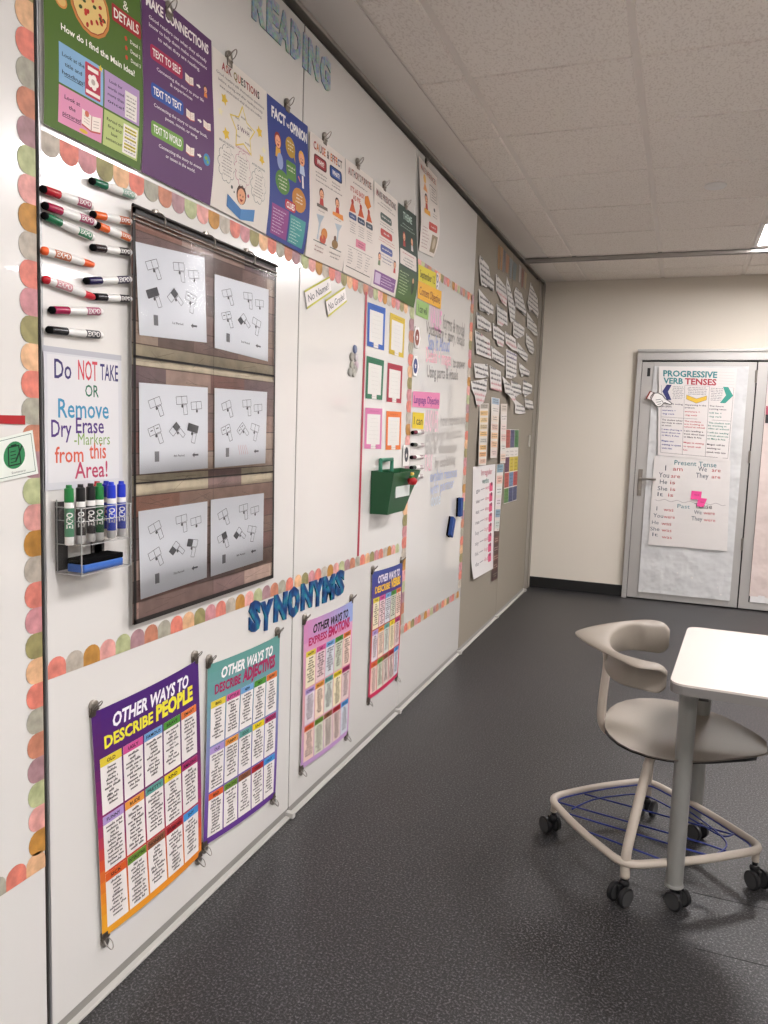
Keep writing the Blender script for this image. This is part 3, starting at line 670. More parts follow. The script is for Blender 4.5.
P.line([(0.02, 0.312), (0.265, 0.312)], 0.0015, '#6a625e', 1); P.line([(0.02, 0.388), (0.265, 0.388)], 0.003, '#3a3434', 1)
for u in (0.11, 0.19): P.line([(u, 0.312), (u, 0.388)], 0.0015, '#6a625e', 1)
for u in (0.03, 0.12, 0.2): P.para(u, u + 0.065, 0.322, 6, 0.010, 0.005, '#7b7370', al='L', f=(.4, .8))
P.build('reading_poster', M_GLOSS, "white author's purpose poster with slices of orange pie", 'poster', 'reading skill posters in the top row')
# 7 predictions
P = P_top(PQ[4], 0.016); P.sheet('#dad1c8')
rainbow(P, 'MAKE PREDICTIONS', 0.035, 0.026, 0.24, ['#8c4a4a', '#6a5a50', '#6a4a5a', '#5a5a5a']); P.para(0.03, 0.255, 0.062, 2, 0.012, 0.006, '#6a625e')
for i, (c, v) in enumerate([('#4c5a55', 0.115), ('#b5433c', 0.180), ('#4d5690', 0.245)]):
    P.rrect(0.07, v - 0.014, 0.205, v + 0.016, 0.012, c, 1); P.para(0.085, 0.19, v, 1, 0.01, 0.009, '#d8d4d0', layer=3); P.para(0.04, 0.245, v + 0.026, 2, 0.011, 0.005, c)
kid(P, 0.062, 0.285, 0.018, '#6a7a5a'); kid(P, 0.235, 0.285, 0.018, '#b8504a'); P.para(0.09, 0.2, 0.285, 2, 0.012, 0.006, '#5c5a70')
P.rect(0.022, 0.345, 0.264, 0.402, '#7d5288', 1); P.rect(0.032, 0.352, 0.092, 0.395, '#c3aec8', 2); P.para(0.1, 0.255, 0.356, 4, 0.011, 0.006, '#d6c4d8', al='L')
P.build('reading_poster', M_GLOSS, 'white make predictions poster with a purple box at its foot', 'poster', 'reading skill posters in the top row')
# 8 dark green poster
P = P_top(PQ[5], 0.018); P.sheet(lambda u, v: mixc('#25382f', '#46632f', max(0, min(1, (v - 0.25) * 9))))
P.text('THEME', 0.1425, 0.038, 0.030, '#a9bdb2', w=0.14, bold=0.03); P.para(0.03, 0.255, 0.075, 2, 0.014, 0.007, '#9fb2a6')
kid(P, 0.085, 0.130, 0.022, '#a83c34', '#8c3a30'); kid(P, 0.200, 0.130, 0.022, '#c8c0bc', '#2a2420')
P.rrect(0.028, 0.190, 0.258, 0.258, 0.008, '#d6cdc6', 1); P.para(0.04, 0.245, 0.202, 1, 0.012, 0.007, '#a8434a', layer=3); P.para(0.045, 0.24, 0.222, 3, 0.013, 0.007, '#4e5650', layer=3, f=(.5, .9))
P.para(0.03, 0.16, 0.290, 8, 0.013, 0.007, '#a9bf8e', al='L'); P.ell(0.215, 0.33, 0.02, 0.036, '#2c3c24', 1); P.ell(0.215, 0.305, 0.012, 0.012, '#b98d6a', 2)
P.build('reading_poster', M_GLOSS, 'dark green poster at the right end of the row, beside the yellow strips', 'poster', 'reading skill posters in the top row')
# 9
P = P_top(PQ[6], 0.025); P.sheet('#d9d0c8')
rainbow(P, 'MAKE INFERENCES', 0.035, 0.024, 0.235, ['#b0543c', '#6a5a50'])
P.ell(0.08, 0.075, 0.020, 0.020, '#e0b060', 1); P.fan([(0.05, 0.13), (0.08, 0.09), (0.115, 0.13)], '#dc9a5c', 1); kid(P, 0.085, 0.165, 0.026, '#b04a34', '#2e2422'); P.fan([(0.045, 0.215), (0.13, 0.215), (0.135, 0.238), (0.045, 0.236)], '#e0a64a', 5)
P.frame(0.155, 0.075, 0.26, 0.15, 0.003, '#4a4a4a', 1); P.para(0.165, 0.25, 0.09, 4, 0.014, 0.007, '#55504c'); P.ell(0.205, 0.19, 0.012, 0.010, '#3a3a3a', 1); P.para(0.16, 0.255, 0.212, 2, 0.014, 0.006, '#77706a')
P.rrect(0.115, 0.262, 0.245, 0.30, 0.010, '#b8463c', 1); P.para(0.13, 0.23, 0.281, 1, 0.01, 0.010, '#e0c8c0', layer=3)
P.para(0.025, 0.15, 0.30, 7, 0.015, 0.006, '#9c6a66', al='L', f=(.5, .9)); P.rect(0.175, 0.315, 0.265, 0.398, '#8f7f66', 1); P.ell(0.22, 0.355, 0.022, 0.028, '#b9ab92', 2)
P.build('reading_poster', M_GLOSS, 'single white poster hanging higher than the row, right of the dark green one', 'poster', 'reading skill posters in the top row')
for (px, py), lab in [((170, 14), 'the purple make connections poster'), ((230.5, 62), 'the white ask questions poster'), ((288.5, 108), 'the dark blue fact and opinion poster'), ((326, 141), 'the cause and effect poster'), ((359, 166), "the author's purpose poster"), ((385.5, 188), 'the make predictions poster'), ((407, 207), 'the dark green poster'), ((427.5, 164), 'the highest white poster')]:
    y, z = at(px, py, 0.01)
    clip(y, z + 0.004, 'round metal magnetic clip at the top of ' + lab, sc=1.0)
clip(1.39, 2.385, 'round metal magnetic clip at the top of the green main idea poster')

# ------------------------------------------------------------------ synonym posters, bottom row
def sag(k=0.011, kb=0.009):
    return lambda a, b: 0.004 + k * 4 * a * (1 - a) * (1 - b) ** 3 + kb * 4 * a * (1 - a) * b ** 3 + 0.003 * math.sin(math.pi * b) * (0.3 + 0.7 * abs(2 * a - 1))
HC = ['#d8c23c', '#c9548e', '#6f9fcc', '#4f9138', '#d8763a', '#ab92c8', '#de9440', '#5f9c92', '#e0c81e', '#a52c64', '#cf5a26', '#6a8f34', '#86553a', '#a3242c', '#3f8ac8']
def syn(quad, bg, l1, l2, c1, c2, heads, tint, label, titl=0.0):
    W, H = 0.43, 0.59
    P = Print(quad, W, H, base=0.003, disp=sag()); P.sheet(bg)
    P.text(l1, W / 2 + 0.005, 0.042, 0.034, c1, w=0.31, shear=0.12, bold=0.035)
    a, b = l2; wa = 0.36 * len(a) / (len(a) + 1.25 * len(b) + 0.6); wb = 0.36 - wa - 0.012
    P.text(a, W / 2 - 0.18, 0.088, 0.030, c2, w=wa, al='L', bold=0.035); P.text(b, W / 2 - 0.18 + wa + 0.012, 0.084, 0.040, c2, w=wb, al='L', bold=0.05)
    top = 0.122; rh = (H - top - 0.016) / 3; cw = (W - 0.030) / 5
    for r in range(3):
        for c in range(5):
            i = r * 5 + c; u0 = 0.015 + c * cw + 0.003; u1 = 0.015 + (c + 1) * cw - 0.003; v0 = top + r * rh + 0.002; v1 = top + (r + 1) * rh - 0.004
            hc = HC[i]; body = '#e6e0dc' if not tint else mixc(hc, '#ece4da', 0.68)
            P.rect(u0, v0, u1, v1, body, 1); P.rect(u0, v0, u1, v0 + 0.022, hc, 2)
            P.text(heads[i], (u0 + u1) / 2, v0 + 0.011, 0.009, '#1f1a1c', w=min(0.062, 0.0098 * len(heads[i])), bold=0.02, layer=3)
            n = random.randint(10, 11); dv = (v1 - v0 - 0.032) / 11
            for k in range(n):
                P.scrib(u0 + 0.006, u1 - 0.006, v0 + 0.030 + k * dv, 0.0076, '#231e20', 'C', layer=3, fill=random.uniform(0.35, 0.95), wl=(4, 9), w=0.27)
    return P.build('synonym_poster', M_GLOSS, label, 'poster', 'synonym posters in the bottom row')
PP = qpx((88.5, 713), (196, 659), (199.5, 853), (100, 938)); PA = qpx((205.5, 665), (278, 634), (273.5, 795), (201, 846))
PE = qpx((302, 622), (351.5, 600), (346.5, 733), (298.8, 769)); PV = qpx((370.8, 572), (401.3, 562), (396.5, 675), (366.5, 700))
rp = ramp([(0, '#4a2470'), (0.3, '#57245f'), (0.55, '#8c2a66'), (0.72, '#c4472e'), (0.9, '#dd8a26'), (1, '#e2a02a')])
syn(PP, lambda u, v: rp(min(1, max(0, v / 0.59 + (0.06 if u < 0.02 else -0.12 * (u - 0.02) / 0.41)))), 'OTHER WAYS TO', ('DESCRIBE', 'PEOPLE'), '#f0ecf2', '#e6dc3c',
    ['OLD', 'UGLY', 'FAMOUS', 'BRAVE', 'SMART', 'FUNNY', 'RUDE', 'PRETTY', 'KIND', 'AMAZING', 'SICK', 'INTERESTING', 'HONEST', 'STUBBORN', 'SHY'], False, 'purple and orange poster of other words that describe people, nearest in the bottom row')
ra = ramp([(0, '#5f978e'), (0.25, '#6d97a0'), (0.5, '#7f84b4'), (0.8, '#6a4a98'), (1, '#5a2f80')])
syn(PA, lambda u, v: ra(v / 0.59), 'OTHER WAYS TO', ('DESCRIBE', 'ADJECTIVES'), '#f0ecec', '#a52a5c',
    ['BIG', 'LITTLE', 'NEW', 'HOT', 'SLOW', 'OLD', 'FUNNY', 'GOOD', 'EASY', 'IMPORTANT', 'BAD', 'STRONG', 'COLD', 'HARD', 'FAST'], False, 'teal and purple poster of other words for adjectives')
re_ = ramp([(0, '#c987b0'), (0.3, '#d29ab4'), (0.6, '#d8a0a0'), (1, '#b490c0')])
syn(PE, lambda u, v: (mixc('#c884ae', '#8fa4d4', u / 0.43) if v < 0.1 else re_(v / 0.59)), 'OTHER WAYS TO', ('EXPRESS', 'EMOTIONS'), '#2a2226', '#b5285e',
    ['HAPPY', 'SAD', 'ANGRY', 'CALM', 'TIRED', 'SCARED', 'PROUD', 'BORED', 'EXCITED', 'WORRIED', 'LONELY', 'JEALOUS', 'SHY', 'UPSET', 'BRAVE'], True, 'pink poster of other ways to express emotions, under the blue bubble letters')
rv = ramp([(0, '#3a4a8c'), (0.2, '#4a3a80'), (0.5, '#b8502e'), (0.8, '#c23a5a'), (1, '#c22a55')])
syn(PV, lambda u, v: rv(v / 0.59), 'OTHER WAYS TO', ('DESCRIBE', 'VERBS'), '#e8e0ec', '#e8b830',
    ['WALK', 'RUN', 'SAY', 'LOOK', 'MAKE', 'EAT', 'THINK', 'GO', 'GET', 'LIKE', 'TELL', 'HELP', 'WORK', 'MOVE', 'TRY'], True, 'blue and red poster of other verbs, farthest in the bottom row')
for nm, Q in (('people', PP), ('adjectives', PA), ('emotions', PE), ('verbs', PV)):
    for i, (q, w) in enumerate(zip(Q, ('top left', 'top right', 'bottom right', 'bottom left'))):
        dy = 0.012 if i in (0, 3) else -0.012
        clip(q[0] + dy, q[1] + (0.004 if i < 2 else -0.004), 'metal magnetic clip on the %s corner of the %s poster' % (w, nm), flip=i > 1, sc=0.95)

# ------------------------------------------------------------------ cut-out letters
def letter(ch, quad, m, label, group, name, bold, t=0.003, bev=0.0, base=0.001):
    vs, fs, x0, x1 = glyphs(ch, bold); y0 = min(v[1] for v in vs); y1 = max(v[1] for v in vs)
    P = Print(quad, 1, 1, base=base); b = bmesh.new()
    cen = sum((P.P(u, v, 0) for u, v in ((0, 0), (1, 0), (1, 1), (0, 1))), Vector()) / 4
    bv = [b.verts.new(P.P((x - x0) / (x1 - x0), 1 - (y - y0) / (y1 - y0), 0) - cen) for x, y in vs]
    for f in fs:
        try: b.faces.new([bv[i] for i in f])
        except ValueError: pass
    bmesh.ops.remove_doubles(b, verts=b.verts, dist=1e-6)
    r = bmesh.ops.extrude_face_region(b, geom=list(b.faces)); nv = [g_ for g_ in r['geom'] if isinstance(g_, bmesh.types.BMVert)]
    bmesh.ops.translate(b, verts=nv, vec=(t, 0, 0)); bmesh.ops.recalc_face_normals(b, faces=b.faces)
    if bev:
        ed = [e for e in b.edges if len(e.link_faces) == 2 and abs(e.link_faces[0].normal.dot(e.link_faces[1].normal)) < 0.5 and all(v in nv for v in e.verts)]
        try: bmesh.ops.bevel(b, geom=ed, offset=bev, segments=2, affect='EDGES', profile=0.6)
        except Exception: pass
    me = bpy.data.meshes.new(name); b.to_mesh(me); b.free(); o = link(name, me, m, loc=cen)
    return tag(o, label, 'letter', group)
def holo():
    m = bpy.data.materials.new('holographic_card'); m.use_nodes = True; nt = m.node_tree; b = nt.nodes['Principled BSDF']
    tc = nt.nodes.new('ShaderNodeTexCoord'); v = nt.nodes.new('ShaderNodeTexVoronoi'); v.inputs['Scale'].default_value = 130
    n = nt.nodes.new('ShaderNodeTexNoise'); n.inputs['Scale'].default_value = 25
    nt.links.new(tc.outputs['Object'], v.inputs['Vector']); nt.links.new(tc.outputs['Object'], n.inputs['Vector'])
    r = nt.nodes.new('ShaderNodeValToRGB'); e = r.color_ramp.elements; e[0].color = lin('#8d9dc0'); e[0].position = 0.35; e[1].color = lin('#98b8ac'); e[1].position = 0.65
    nt.links.new(n.outputs['Fac'], r.inputs[0])
    mx = nt.nodes.new('ShaderNodeMix'); mx.data_type = 'RGBA'; mx.inputs[0].default_value = 0.22
    nt.links.new(r.outputs[0], mx.inputs[6]); nt.links.new(v.outputs['Color'], mx.inputs[7]); nt.links.new(mx.outputs[2], b.inputs['Base Color'])
    b.inputs['Metallic'].default_value = 0.25; b.inputs['Roughness'].default_value = 0.3; return m
def glitter():
    m = bpy.data.materials.new('blue_watercolour_foam'); m.use_nodes = True; nt = m.node_tree; b = nt.nodes['Principled BSDF']
    tc = nt.nodes.new('ShaderNodeTexCoord'); n = nt.nodes.new('ShaderNodeTexNoise'); n.inputs['Scale'].default_value = 32; n.inputs['Detail'].default_value = 5
    nt.links.new(tc.outputs['Object'], n.inputs['Vector']); r = nt.nodes.new('ShaderNodeValToRGB'); e = r.color_ramp.elements
    e[0].color = lin('#0b2f63'); e[0].position = 0.38; e[1].color = lin('#1f7f8a'); e[1].position = 0.68; k = e.new(0.52); k.color = lin('#0f4f86')
    nt.links.new(n.outputs['Fac'], r.inputs[0]); nt.links.new(r.outputs[0], b.inputs['Base Color']); b.inputs['Roughness'].default_value = 0.35; return m
MH, MG = holo(), glitter()
ly = [(2.035, 2.113), (2.118, 2.192), (2.185, 2.262), (2.268, 2.338), (2.352, 2.382), (2.390, 2.468), (2.478, 2.560)]
for (a, b_), ch in zip(ly, 'READING'):
    letter(ch, qrect(a, 2.660, b_, 2.552), MH, 'shiny holographic blue cutout letter %s near the top of the whiteboard' % ch, 'shiny heading letters', 'cutout_letter', 0.06, 0.003)
S = lambda *p: [at(235 + a / 6.678, 560 + b_ / 6.678) for a, b_ in p]
nth = {'S': ['first', 'last'], 'Y': ['first', 'second'], 'N': ['first', 'second']}; cnt = {}
for ch, q in zip('SYNONYMS', [S((88, 275), (165, 262), (163, 470), (85, 490)), S((163, 285), (250, 252), (238, 462), (160, 480)), S((258, 235), (345, 205), (335, 395), (252, 418)), S((347, 185), (430, 165), (422, 370), (345, 397)),
                               S((437, 160), (517, 138), (508, 312), (434, 342)), S((512, 140), (590, 112), (580, 300), (510, 318)), S((585, 112), (663, 88), (656, 260), (578, 290)), S((668, 72), (728, 58), (722, 228), (662, 245))]):
    k = cnt.get(ch, 0); cnt[ch] = k + 1; w = nth[ch][k] + ' ' if ch in nth else ''
    letter(ch, q, MG, 'dark blue and teal bubble letter, the %s%s of the heading above the bottom posters' % (w, ch), 'blue bubble heading letters', 'bubble_letter', 0.075, 0.005, 0.0015)

# ------------------------------------------------------------------ dry erase markers
def marker(p0, p1, capc, bodyl, label, rev=False, r=0.0085, group='markers stuck to the nearest whiteboard', L=None):
    """p0 = cap / dark felt end, p1 = tail, both (y, z) on the wall"""
    y0, z0 = p0; y1, z1 = p1; d = math.hypot(y1 - y0, z1 - z0); ang = math.atan2(z1 - z0, y1 - y0)
    t = empty('dry_erase_marker', (0.0005, y0, z0), label, 'marker', group)
    t.rotation_euler = (ang, 0, 0)
    X = r + 0.001; ax = (0, 1, 0)
    if rev:       # rounded coloured plug first, slim cap at the far end
        MB().lathe([(0.001, 0), (r * .75, 0.002), (r, 0.007), (r, 0.012), (0, 0.012)], (X, 0, 0), ax).build('end_plug', mat('ink_' + capc, capc, 0.3), t, ang=50)
        MB().lathe([(r, 0.012), (r * 1.02, 0.014), (r * 1.02, d * 0.74), (r * .92, d * 0.77), (0, d * 0.77)], (X, 0, 0), ax).build('barrel', M_WHITEP, t, ang=50)
        MB().lathe([(r * .92, d * 0.76), (r * .9, d * .9), (r * .72, d * 0.985), (r * .5, d), (0, d)], (X, 0, 0), ax).build('cap', mat('ink_' + capc, capc, 0.3), t, ang=50)
        s0, s1 = 0.20, 0.50
    else:
        MB().lathe([(0.001, 0), (r * .7, 0.001), (r * .9, 0.004), (r * .9, 0.010), (0, 0.010)], (X, 0, 0), ax).build('eraser_tip', M_FELT, t, ang=50)
        MB().lathe([(r * .92, 0.0095), (r * 0.98, 0.013), (r * 1.0, d * .33), (0, d * .33)], (X, 0, 0), ax).build('cap', mat('ink_' + capc, capc, 0.22), t, ang=50)
        MB().lathe([(r * .82, d * .32), (r * .9, d * .4), (r * 1.02, d * .48), (r * 1.02, d * .95), (r * .8, d), (0, d)], (X, 0, 0), ax).build('barrel', M_WHITEP, t, ang=50)
        s0, s1 = 0.66, 0.93
    # label band printed round the barrel
    b = MB(); n = 10
    v = []
    me = bpy.data.meshes.new('label'); fs = []
    for i in range(n + 1):
        a = math.radians(-70 + 140 * i / n)
        for s_ in (s0, s1): v.append((X + (r * 1.02 + 0.0004) * math.cos(a), d * s_, (r * 1.02 + 0.0004) * math.sin(a)))
    for i in range(n): fs.append((2 * i, 2 * i + 1, 2 * i + 3, 2 * i + 2))
    me.from_pydata(v, [], fs); lo = link('label', me, mat('label_' + bodyl, bodyl, 0.35), t); b.bm.free()
    vs, fs2, x0, x1 = glyphs('EXPO', 0.02)
    me = bpy.data.meshes.new('lettering'); k = d * (s1 - s0) * 0.85 / (x1 - x0); pts = []
    for x, y in vs:
        h = (y - 0.35) * k * 1.0; a = h / (r * 1.02)
        pts.append((X + (r * 1.02 + 0.0008) * math.cos(a), d * (s0 + s1) / 2 + (x - (x0 + x1) / 2) * k, (r * 1.02 + 0.0008) * math.sin(a)))
    me.from_pydata(pts, [], fs2); link('lettering', me, M_WHITEP, lo)
    return t
mk = [((89.8, 180.5), (134.6, 196.5), '#1f6a4c', '#8fb3a2', 'green marker highest on the board, above the pocket chart corner', 0),
      ((40.5, 188.5), (91.5, 206.3), '#b01c2c', '#a8506a', 'bright red capped marker, top of the left column of markers', 0),
      ((42.3, 205), (94, 222.7), '#a01844', '#a8486a', 'crimson capped marker touching the green one below it, left column', 0),
      ((42, 214.8), (92.4, 237.7), '#1c6b45', '#3f8560', 'green capped marker slanting under the crimson one, left column', 0),
      ((90.6, 214), (130.2, 222), '#e5652a', '#b5603a', 'orange marker, upper of two beside the pocket chart edge', 0),
      ((95, 224.5), (130.0, 239), '#e5652a', '#cf6a38', 'orange marker, lower of two beside the pocket chart edge', 0),
      ((90.6, 247.3), (130.0, 252.6), '#2a1c1e', '#3a3030', 'dark brown marker beside the pocket chart under the two orange ones', 0),
      ((41, 250), (93, 265), '#e8602a', '#b8643a', 'orange marker with rounded orange end pointing to the border strip', 1),
      ((84, 281), (130.0, 279.5), '#221c48', '#4a4458', 'dark purple marker lying level beside the pocket chart', 0),
      ((42.7, 278.6), (94, 297.4), '#c81e2e', '#c98a92', 'red marker with rounded red end, slanting down to the right', 1),
      ((92.4, 296.6), (130.0, 299), '#1e181c', '#2e2a2c', 'black marker touching the slanted red marker tip', 0),
      ((49.3, 310), (101, 311.6), '#9c1a48', '#b0607c', 'crimson capped marker lying level, second above the do not take sign', 0),
      ((46.7, 329.6), (101, 335.2), '#17171a', '#3c3c40', 'black capped marker lying just above the do not take sign', 0)]
for a, b_, c, l, lab, rv_ in mk: marker(at(*a, X=0.009), at(*b_, X=0.009), c, l, lab, rv_)
for i, (a, b_, c, nm) in enumerate([((411.7, 432.5), (423.0, 432.0), '#7a2a3c', 'dark red marker, topmost of the short column beside the objectives'), ((411.4, 444.5), (422.9, 445.4), '#16301f', 'dark green marker, second in the short column beside the objectives'),
                       ((410.5, 457.4), (422.2, 457.0), '#5a2030', 'dark maroon marker in the middle of the short column beside the objectives'), ((410.3, 467.6), (422, 467.0), '#1d3a30', 'dark teal marker, fourth in the short column beside the objectives'), ((409.1, 475.7), (421.9, 476.4), '#241a44', 'dark purple marker, lowest of the short column beside the objectives')]):
    marker(at(*a, X=0.009), at(*b_, X=0.009), c, '#8a6a70', nm, group='markers in the short column beside the green pocket', r=0.010)

# ------------------------------------------------------------------ laminated handwritten sign
P = Print(qpx((41.3, 345), (120.5, 355.5), (122, 484.5), (43, 491)), 0.24, 0.30, base=0.002); P.sheet('#cfcfd3'); P.rect(0.012, 0.016, 0.228, 0.284, '#d9d8da', 1)
P.rect(0, 0, 0.24, 0.012, '#b4b4bc', 1)
for args in [('Do', 0.056, 0.052, 0.040, '#3c3468', 0.046), ('NOT', 0.130, 0.050, 0.042, '#c8414f', 0.056), ('TAKE', 0.198, 0.050, 0.036, '#35306a', 0.056), ('OR', 0.142, 0.094, 0.026, '#2f6a52', 0.040),
             ('Remove', 0.118, 0.134, 0.040, '#3f8ab0', 0.145), ('Dry', 0.050, 0.177, 0.036, '#4f3478', 0.054), ('Erase', 0.135, 0.170, 0.034, '#4f3478', 0.082), ('-Markers', 0.142, 0.200, 0.026, '#7a9a50', 0.105),
             ('from', 0.072, 0.233, 0.034, '#cf5a44', 0.078), ('this', 0.158, 0.226, 0.036, '#cf5a44', 0.050), ('Area!', 0.138, 0.268, 0.036, '#b03a5c', 0.096)]:
    P.text(args[0], args[1], args[2] - 0.008, args[3], args[4], w=args[5] * 1.06, bold=0.012 if args[0] != '-Markers' else 0.0)
P.build('laminated_sign', printmat('laminate', 0.2, coat=0.6), 'laminated handwritten sign asking not to take or remove dry erase markers', 'sign')

# card and red tape on the nearest board
P = Print(qpx((-3, 438.5), (31.2, 430), (37, 473.5), (-3, 482.5)), 0.10, 0.10, base=0.0035); P.sheet('#dfe3da'); P.frame(0.0, 0.006, 0.094, 0.093, 0.0013, '#2f5a45', 1)
P.ell(0.042, 0.046, 0.029, 0.031, '#2f7f4e', 1, n=28); P.line([(0.026, 0.026), (0.055, 0.026), (0.057, 0.068), (0.026, 0.068)], 0.003, '#0f2a1c', 2, closed=True); P.line([(0.033, 0.024), (0.049, 0.024)], 0.005, '#0f2a1c', 2)
for k in range(4): P.line([(0.031, 0.037 + k * 0.008), (0.046, 0.037 + k * 0.008)], 0.002, '#0f2a1c', 2)
P.line([(0.064, 0.028), (0.044, 0.060)], 0.004, '#0f2a1c', 3); P.text('Summary', 0.050, 0.085, 0.005, '#6a6a66', w=0.036)
P.build('task_card', M_GLOSS, 'white card with a green circle and clipboard picture, tilted at the left edge', 'card')
P = Print(qpx((-3, 415), (24.0, 415.5), (24.0, 424.5), (-3, 423.5)), 1, 1, base=0.003); P.sheet('#b80f1c'); P.build('red_tape', mat('red_tape_print', '#a80c18', 0.4), 'short level piece of red tape ending at the border, above the green circle card', 'tape')
y, z0 = 2.944, 0.885
P = Print([(2.934, 1.945), (2.954, 1.945), (2.952, 0.868), (2.932, 0.868)], 1, 1, base=0.002); P.sheet('#a8283c'); P.build('red_tape', M_PAPER, 'long thin upright line of red tape left of the coloured frames', 'tape')

# ------------------------------------------------------------------ acrylic holder with markers and eraser
def acrylic():
    m = bpy.data.materials.new('clear_acrylic'); m.use_nodes = True; nt = m.node_tree; nt.nodes.clear()
    o = nt.nodes.new('ShaderNodeOutputMaterial'); t = nt.nodes.new('ShaderNodeBsdfTransparent'); t.inputs[0].default_value = (0.985, 0.985, 0.985, 1)
    g_ = nt.nodes.new('ShaderNodeBsdfGlossy'); g_.inputs['Roughness'].default_value = 0.06
    f = nt.nodes.new('ShaderNodeFresnel'); f.inputs['IOR'].default_value = 1.45; x = nt.nodes.new('ShaderNodeMixShader')
    nt.links.new(f.outputs[0], x.inputs[0]); nt.links.new(t.outputs[0], x.inputs[1]); nt.links.new(g_.outputs[0], x.inputs[2]); nt.links.new(x.outputs[0], o.inputs[0]); return m
M_ACR = acrylic(); M_ACE = mat('acrylic_edge', '#b9b9b7', 0.15, spec=0.6); M_MAG = mat('magnet_strip', '#3a3735', 0.6)
HX = 0.072; HY0 = 1.270; HY1 = at(131, 540, HX)[0]; HZ = [1.070, 1.133, 1.180, 1.213]
t = empty('acrylic_marker_holder', (0, (HY0 + HY1) / 2, 1.07), 'clear acrylic marker holder mounted on the whiteboard below the laminated sign', 'holder')
cy = (HY0 + HY1) / 2; h = (HY1 - HY0) / 2; e = 0.0025
b = bmesh.new()
def pane(*p): b.faces.new([b.verts.new(v) for v in p])
for z_ in (0.001, 0.064): pane((0.004, -h, z_), (HX, -h, z_), (HX, h, z_), (0.004, h, z_))
for za_, zb_ in ((0, 0.014), (0.063, 0.115)): pane((HX, -h, za_), (HX, h, za_), (HX, h, zb_), (HX, -h, zb_))
for y_ in (-h, h): pane((0.004, y_, 0), (HX, y_, 0), (HX, y_, 0.115), (0.004, y_, 0.155))
m_ = MB(); m_.add(b); m_.build('body', M_ACR, t)
b = MB(); w = 0.0016
for z in (0.0, 0.063, 0.114, 0.142): b.box(HX - w, -h, z, HX + 0.0004, h, z + w).box(0.004, -h - 0.0004, z, HX, -h + w, z + w)
for y in (-h, h - w): b.box(HX - w, y, 0, HX + 0.0006, y + w, 0.143)
for z in (0.0, 0.063): b.box(0.004, h - w, z, HX, h, z + w)
b.box(0.005, -h, 0, 0.0075, -h + w, 0.158)
b.build('edge', M_ACE, t)
for y in (-h + 0.018, 0.045, h - 0.025): MB().box(0.0005, y - 0.016, 0.004, 0.004, y + 0.016, 0.152).build('magnet_strip', M_MAG, t)
def standing(px, capc, lab, labc, xo=0.048, dz=0.0, tilt=0.0):
    r_ = ray(px, 545); tt = (xo - CAM[0]) / r_.x; yy = CAM[1] + tt * r_.y
    s = empty('dry_erase_marker', (xo, yy, 1.1365), lab, 'marker', 'markers standing in the acrylic holder'); s.rotation_euler = (tilt, 0, 0)
    r = 0.0095
    MB().lathe([(r * .8, 0), (r, 0.003), (r, 0.088), (r * .93, 0.092), (0, 0.092)], (0, 0, 0), (0, 0, 1)).build('barrel', M_WHITEP, s, ang=50)
    MB().lathe([(r * .98, 0.0895), (r * 1.02, 0.092), (r * 1.0, 0.118), (r * .66, 0.120), (r * .6, 0.126), (0, 0.126)], (0, 0, 0), (0, 0, 1), n=16).build('cap', mat('cap_' + capc, capc, 0.3), s, ang=50)
    me = bpy.data.meshes.new('label'); v = []; fs = []
    for i in range(13):
        a = math.radians(-125 + 200 * i / 12)
        for z in (0.018, 0.078): v.append(((r + 0.0003) * math.cos(a), (r + 0.0003) * math.sin(a), z))
    for i in range(12): fs.append((2 * i, 2 * i + 2, 2 * i + 3, 2 * i + 1))
    me.from_pydata(v, [], fs); lo = link('label', me, mat('cap_' + labc, labc, 0.3), s)
    vs, f2, x0, x1 = glyphs('EXPO', 0.03); k = 0.034 / (x1 - x0); pts = []
    for x, y in vs:
        a = math.radians(-42) - (y - 0.35) * k * 1.3 / r; pts.append(((r + 0.0007) * math.cos(a), (r + 0.0007) * math.sin(a), 0.052 + (x - (x0 + x1) / 2) * k))
    me = bpy.data.meshes.new('lettering'); me.from_pydata(pts, [], f2); link('lettering', me, M_WHITEP, lo)
for px, c, lb, lab, xo in [(69.5, '#1f7a3c', '#4a7a5c', 'green capped marker at the left end of the acrylic holder', 0.052), (81, '#141416', '#3a3434', 'black capped marker second from the left in the acrylic holder', 0.055), (91, '#17171a', '#242226', 'black capped marker in the middle of the acrylic holder, beside the green and red caps', 0.052),
                       (99.5, '#1f7a3c', '#1f5a34', 'green capped marker right of the two black ones in the acrylic holder', 0.055), (97.5, '#b8242c', '#8c3034', 'red capped marker mostly hidden behind the green one in the holder', 0.022), (106.5, '#1c2ea8', '#2438a0', 'blue capped marker standing behind the other blue one in the holder', 0.026), (111.5, '#2038c0', '#2a44c0', 'blue capped marker, front left of the blue ones in the holder', 0.055), (121.5, '#2038c0', '#2a3ca0', 'blue capped marker at the right end of the acrylic holder', 0.052)]:
    standing(px, c, lab, lb, xo)
t = empty('whiteboard_eraser', (0.042, 1.346, 1.0727), 'blue and black felt eraser lying in the bottom tray of the acrylic holder', 'eraser')
MB().box(-0.022, -0.062, 0, 0.024, 0.062, 0.018, bev=0.003).build('grip', mat('eraser_blue', '#2f62b4', 0.5), t)
MB().box(-0.022, -0.062, 0.018, 0.024, 0.062, 0.030, bev=0.002).build('felt', M_FELT, t)

